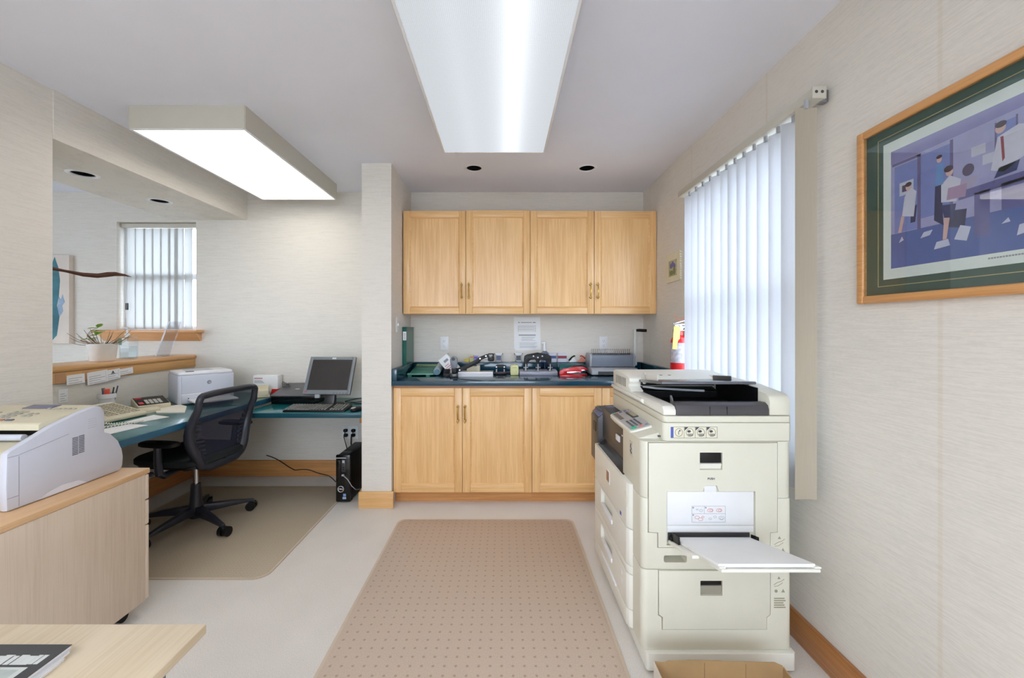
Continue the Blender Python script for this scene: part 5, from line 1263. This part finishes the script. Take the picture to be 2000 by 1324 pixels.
gs = Thing('electric_stapler', 'upright grey-topped black stapler at the left end of the paper cutter', 'stapler', (-.385, 3.22, CT))
gs.part('base', MB().box(-.412, -.348, 3.145, 3.211, CT, .953, .006), BLACKG)
gs.part('column', MB().box(-.398, -.362, 3.17, 3.205, .953, 1.0, .004), BLACK)
gs.part('paddle', MB().prism([(-.372-.002, .990), (-.358+.002, .998), (-.352, 1.045), (-.356, 1.070), (-.370, 1.083), (-.386, 1.085), (-.402, 1.078), (-.411, 1.060), (-.408, 1.03), (-.398, .990)], 'y', 3.165, 3.195, .005), GREY)
gs.part('paddle_inset', MB().pillow((-.384, 3.165, 1.063), .015, .003, .013, 1, 1, 16, 6), DGREY)
eb = Thing('leaning_leaflet', 'white printed carton tilted behind the grey-topped stapler', 'carton', (-.40, 3.36, CT))
EM = Matrix.Translation((-.425, 3.31, .9195)) @ Matrix.Rotation(R(-40), 4, 'Y')
eb.part('carton', MB(EM).box(0, .09, 0, .10, 0, .155, .001), PAPER)
er = MB(EM)
for k in range(4): er.box(.012, .075-.008*k, -.0006, 0, .03+.016*k, .037+.016*k)
eb.part('red_print', er, mat('pink_ink', (214, 150, 156), .7), eb.o)
eb.part('grey_print', MB(EM).box(.03, .07, -.0006, 0, .105, .125), INKL, eb.o)
single('black_wedge', MB().prism([(3.24, CT), (3.24, .94), (3.30, .975), (3.33, CT)], 'x', -.475, -.425, .004).box(-.47, -.432, 3.215, 3.235, CT, .931, .002), BLACK, 'small black tape cutter between green trimmer and grey-topped stapler', 'tape cutter')

# little things on the back splash
def on_splash(name, label, cat, x, y=3.578): return Thing(name, label, cat, (x, y, 1.0063)), x, y, 1.0063
for k, (x, col, lab) in enumerate(((-.036, (62, 76, 112), 'self-inking stamp with blue-grey window on the back splash beside the cutter grip'), (.137, (44, 46, 52), 'self-inking stamp with black window on the back splash left of the arched punch'))):
    t, x, y, z = on_splash('ink_stamp', lab, 'stamp', x)
    t.part('frame', MB().box(x-.028, x-.020, y-.018, y+.018, z, z+.066, .001).box(x+.020, x+.028, y-.018, y+.018, z, z+.066, .001).box(x-.028, x+.028, y-.018, y+.018, z, z+.016, .001), LGREY)
    t.part('window', MB().box(x-.0195, x+.0195, y-.014, y+.014, z+.0165, z+.055), mat('stamp_window_%d' % k, col, .3))
    t.part('cap', MB().prism([(x-.026, z+.056), (x+.026, z+.056), (x+.034, z+.079), (x-.034, z+.079)], 'y', y-.016, y+.016, .002), WHITE)
    t.part('shoulder', MB().box(x-.037, x-.026, y-.012, y+.012, z+.066, z+.077, .002).box(x+.026, x+.037, y-.012, y+.012, z+.066, z+.077, .002), BLACK)
for k, (x, col, lab, cn) in enumerate(((.428, (70, 82, 134), 'small white staple box with blue band on the back splash', 'blue_band'), (.519, (140, 48, 62), 'small white staple box with maroon band on the back splash', 'maroon_band'))):
    t, x, y, z = on_splash('staple_box', lab, 'box', x)
    t.part('carton', MB().box(x-.039, x+.039, y-.015, y+.015, z, z+.078, .001), mat('staple_carton', (214, 214, 226), .6))
    t.part('band', MB().box(x-.0392, x+.0392, y-.0156, y-.0148, z+.031, z+.055), mat(cn, col, .5))
for k, (x, m1, lab) in enumerate(((.612, BLACK, 'small black and white clip on the back splash right of the staple boxes'), (.686, mat('clip_red', (206, 74, 66), .4), 'small red and orange clip on the back splash beside the binding machine'))):
    t, x, y, z = on_splash('desk_clip', lab, 'clip', x)
    t.part('jaw', MB().prism([(x-.035, z), (x+.035, z), (x+.032, z+.012), (x+.005, z+.042), (x-.012, z+.02)], 'y', y-.012, y+.012, .001), PAPER if k == 0 else mat('clip_orange', (222, 140, 116), .5))
    t.part('handle', MB().tube([(x-.036, y-.013, z+.014), (x-.01, y-.013, z+.042), (x+.012, y-.013, z+.054), (x+.02, y-.013, z+.05)] if k == 0 else [(x-.012, y-.013, z+.05), (x+.0, y-.013, z+.056), (x+.02, y-.013, z+.046), (x+.034, y-.013, z+.028)], .0065, 6), m1)
for k, (x0, x1, z1, col, lab) in enumerate(((-.335, -.295, .030, (226, 206, 110), 'yellow sticky pad on the back splash behind the cutter arm'), (-.29, -.255, .062, (196, 206, 150), 'upright pale green and yellow packet on the back splash'), (-.252, -.215, .056, (168, 158, 206), 'upright violet packet on the back splash'), (-.165, -.12, .030, (226, 228, 232), 'low white carton on the back splash under the cutter arm'), (-.118, -.10, .034, (150, 166, 196), 'low blue-grey carton on the back splash beside the cutter grip'))):
    t = Thing('packet', lab, 'packet', ((x0+x1)/2, 3.578, 1.0063))
    t.part('carton', MB().box(x0, x1, 3.566, 3.592, 1.0064, 1.0063+z1, .002), mat('packet_%d' % k, col, .6, var=.12, scale=60))
    t.part('printed_band', MB().box(x0+.004, x1-.004, 3.5653, 3.566, 1.0063+z1*.55, 1.0063+z1*.8), mat('packet_band_%d' % k, ((206, 186, 70), (214, 130, 130), (110, 100, 190), (150, 154, 166), (206, 212, 224))[k], .6))

# punches, eraser box, soap
hp = Thing('hole_punch', 'small black two-hole punch on the counter beside the cream block', 'hole punch', (-.02, 3.38, CT))
hp.part('base', MB().box(-.072, .030, 3.355, 3.405, CT, .938, .003), BLACK)
hp.part('lever', MB().prism([(-.062, .965), (-.058, .992), (-.046, 1.000), (.006, 1.000), (.018, .992), (.022, .965), (.010, .965), (.004, .975), (-.044, .975), (-.050, .965)], 'y', 3.36, 3.40, .003), BLACK)
for x in (-.052, .012): hp.part('plunger', MB().cyl((x, 3.38, .938), (x, 3.38, .968), .007).cyl((x, 3.358, .983), (x, 3.355, .983), .006), STEEL)
hp.part('red_edge', MB().box(-.04, .028, 3.3535, 3.355, .939, .942).box(.03, .066, 3.372, 3.388, .938, .941), mat('red_rule', (190, 80, 76), .4))
cb_ = Thing('cream_block', 'small cream rounded plastic dispenser between the two punches', 'dispenser', (.095, 3.34, CT))
cb_.part('body', MB().prism([(.064, CT+.001), (.128, CT+.001), (.130, .95), (.127, .995), (.120, 1.003), (.070, 1.003), (.062, .995), (.061, .955)], 'y', 3.31, 3.37, .004), mat('cream_block', (222, 220, 160), .5))
cb_.part('print', MB().box(.078, .112, 3.3092, 3.31, .978, .986).box(.098, .118, 3.3092, 3.31, .95, .953), mat('block_print', (206, 190, 140), .6))
p3 = Thing('three_hole_punch', 'black arched three-hole punch with silver base on the counter', 'hole punch', (.285, 3.33, CT))
p3.part('base', MB().prism([(3.29, CT), (3.285, .945), (3.30, .955), (3.41, .962), (3.415, CT)], 'x', .136, .442, .003), mat('punch_silver', (176, 176, 190), .35, .3))
AR = [(.176, .98), (.174, 1.05), (.178, 1.075), (.200, 1.088), (.285, 1.103), (.370, 1.088), (.394, 1.075), (.398, 1.05), (.396, .98), (.372, .98), (.368, 1.02), (.345, 1.043), (.306, 1.045), (.299, 1.03), (.297, .99), (.275, .99), (.273, 1.03), (.266, 1.045), (.225, 1.043), (.204, 1.02), (.200, .98)]
p3.part('arch_lever', MB().prism(AR, 'y', 3.325, 3.36, .004), BLACK)
p3.part('side_foot', MB().box(.170, .204, 3.32, 3.38, .955, .985, .003).box(.368, .402, 3.32, 3.38, .955, .985, .003).box(.270, .302, 3.32, 3.38, .955, .992, .003), BLACK)
for x in (.187, .286, .385):
    p3.part('punch_head', MB().cyl((x, 3.313, .958), (x, 3.313, 1.012), .006).cyl((x-.02, 3.313, .984), (x+.02, 3.313, .984), .0045).box(x-.01, x+.01, 3.31, 3.322, .957, .966, .002), STEEL)
for x, z in ((.250, 1.075), (.286, 1.064), (.322, 1.075)): p3.part('rivet', MB().cyl((x, 3.321, z), (x, 3.326, z), .006, n=12), STEEL)
so = Thing('soap_bottle', 'clear pump bottle with white pump behind the arched punch', 'bottle', (.36, 3.50, CT))
so.part('bottle', MB().lathe([(.001, CT+.001), (.036, CT+.001), (.038, .93), (.038, 1.075), (.034, 1.092), (.020, 1.102), (.017, 1.108), (.001, 1.108)], (.36, 3.50, 0), 24), glass('bottle_clear', (206, 214, 230), 1.4, .05))
so.part('pump', MB().cyl((.355, 3.50, 1.108), (.355, 3.50, 1.125), .017).lathe([(.014, 1.125), (.011, 1.15), (.008, 1.168), (.008, 1.175), (.001, 1.175)], (.355, 3.5, 0), 16).box(.335, .366, 3.49, 3.51, 1.172, 1.186, .004).tube([(.338, 3.50, 1.179), (.328, 3.50, 1.176)], .005, 8), WHITE)
tc_ = Thing('teal_case', 'glossy teal plastic case lying behind the red stapler', 'case', (.60, 3.48, CT))
tc_.part('shell', MB().prism([(3.43, CT+.001), (3.425, .96), (3.435, .99), (3.46, .998), (3.545, .998), (3.55, CT+.001)], 'x', .475, .70, .006), mat('teal_case', (14, 96, 100), .25))
tc_.part('lid_line', MB().box(.4745, .7005, 3.4238, 3.4262, .957, .959), mat('teal_dark', (8, 50, 56), .4))
def stapler(label, M, body, handle, zc):
    t = Thing('stapler', label, 'stapler', M.to_translation(), M.to_euler().z, local=True)
    t.part('base_arm', MB().prism([(-.085, .001), (-.085, .010), (-.06, .014), (.09, .010), (.092, .001)], 'y', -.017, .017, .002), body)
    t.part('upper_arm', MB().prism([(-.088, .012), (-.090, .034), (-.080, .050), (-.055, .062), (.0, .070), (.055, .068), (.085, .056), (.092, .044), (.090, .038), (.06, .044), (-.03, .042), (-.036, .016), (-.06, .014)], 'y', -.016, .016, .004), body)
    t.part('magazine', MB().prism([(-.028, .028), (-.028, .040), (.066, .044), (.080, .038), (.078, .030)], 'y', -.010, .010, .001), CHROME)
    if handle: t.part('handle_cap', MB().prism([(-.05, .064), (-.02, .076), (.04, .084), (.09, .074), (.094, .06), (.055, .071), (.0, .0725)], 'y', -.017, .017, .003), handle)
    return t
stapler('red stapler nearest the counter edge, right of the arched punch', Matrix.Translation((.535, 3.225, CT)) @ Matrix.Rotation(R(-4), 4, 'Z'), RED, None, 0)
stapler('red stapler with black handle cap behind the all-red stapler', Matrix.Translation((.60, 3.345, CT)) @ Matrix.Rotation(R(8), 4, 'Z'), RED, BLACK, 0)

# comb binding machine
bm_ = Thing('binding_machine', 'grey comb binding machine with row of pins and side lever', 'binding machine', (.90, 3.42, CT))
bm_.part('base', MB().prism([(3.275, CT+.008), (3.275, .960), (3.30, .978), (3.545, .982), (3.55, CT+.008)], 'x', .715, 1.09, .004), LGREY)
bm_.part('drawer_slot', MB().box(.765, 1.08, 3.272, 3.277, .928, .955), DGREY)
for x in (.74, 1.065):
    for y in (3.30, 3.53): bm_.part('foot', MB().cyl((x, y, CT), (x, y, CT+.009), .012, n=12), BLACK)
ho = bm_.part('housing', MB().prism([(3.375, .983), (3.36, 1.07), (3.375, 1.083), (3.50, 1.088), (3.53, 1.07), (3.53, .983)], 'x', .735, 1.075, .004), mat('binder_grey', (134, 142, 156), .35))
bm_.part('side_cheek', MB().prism([(3.37, .983), (3.352, 1.072), (3.37, 1.09), (3.51, 1.094), (3.54, 1.07), (3.54, .983)], 'x', .716, .734, .004), LGREY)
bm_.part('side_cheek', MB().prism([(3.37, .983), (3.352, 1.072), (3.37, 1.09), (3.51, 1.094), (3.54, 1.07), (3.54, .983)], 'x', 1.076, 1.094, .004), LGREY)
pn = MB()
for k in range(21): pn.tube([(.745+.0158*k, 3.43, 1.086), (.745+.0158*k, 3.428, 1.115), (.745+.0158*k, 3.41, 1.128)], .0028, 5)
po = bm_.part('comb_pins', pn, CHROME); po['kind'] = 'stuff'
tb2 = MB()
for k in range(20): tb2.box(.749+.0158*k, .758+.0158*k, 3.385, 3.41, 1.084, 1.093)
po2 = bm_.part('pin_teeth', tb2, DGREY); po2['kind'] = 'stuff'
bm_.part('maker_mark', MB().box(.752, .765, 3.3618, 3.364, 1.062, 1.067).box(.768, .83, 3.3622, 3.3642, 1.063, 1.0655), LGREY, ho)
lv = bm_.part('lever_arm', MB().box(1.097, 1.117, 3.41, 3.43, .99, 1.292, .003).cyl((1.09, 3.42, 1.005), (1.12, 3.42, 1.005), .016), mat('lever_cream', (206, 208, 204), .35))
bm_.part('lever_grip', MB().tube([(1.112, 3.42, 1.284), (1.14, 3.42, 1.285), (1.175, 3.42, 1.283), (1.203, 3.42, 1.282)], [.010, .012, .013, .0125], 12), BLACK, lv)

# notice on the wall above the counter
nt2 = Thing('wall_notice', 'white printed notice sheet taped to the wall above the arched punch', 'notice', (.21, 3.6, 1.105))
nt2.part('sheet', MB().prism([(.098, 1.40), (.330, 1.398), (.334, 1.115), (.30, 1.110), (.115, 1.106), (.100, 1.128)], 'y', 3.5985, 3.5993), PAPER)
pr2 = MB()
pr2.box(.135, .15, 3.5979, 3.5985, 1.348, 1.356).box(.16, .255, 3.5979, 3.5985, 1.349, 1.355).box(.265, .29, 3.5979, 3.5985, 1.348, 1.356)
for k in range(5): pr2.box(.135, .29-.01*(k % 2), 3.5979, 3.5985, 1.322-.011*k, 1.3245-.011*k)
pr2.box(.135, .137, 3.5979, 3.5985, 1.268, 1.326).box(.288, .29, 3.5979, 3.5985, 1.268, 1.326)
pr2.box(.14, .29, 3.5979, 3.5985, 1.236, 1.246)
for k in range(4): pr2.box(.165, .288-.012*(k % 3), 3.5979, 3.5985, 1.222-.010*k, 1.2245-.010*k)
for k in range(5): pr2.box(.145+.006*(k % 2), .30-.012*(k % 3), 3.5979, 3.5985, 1.172-.0105*k, 1.1745-.0105*k)
nt2.part('print', pr2, INKL)

# joined pieces too small to pick apart in the photograph
for o in bpy.data.objects:
    if o.type == 'MESH' and o.parent and o.name.split('.')[0] in ('keys', 'number_keys', 'function_keys', 'buttons', 'vent', 'speaker_holes', 'feeder_icons', 'print', 'handwriting', 'title',
            'caption', 'label_print', 'tag_print', 'diagram_lines', 'red_lines', 'sticker_drawing', 'caution_mark', 'grey_print', 'red_print', 'stems'): o['kind'] = 'stuff'
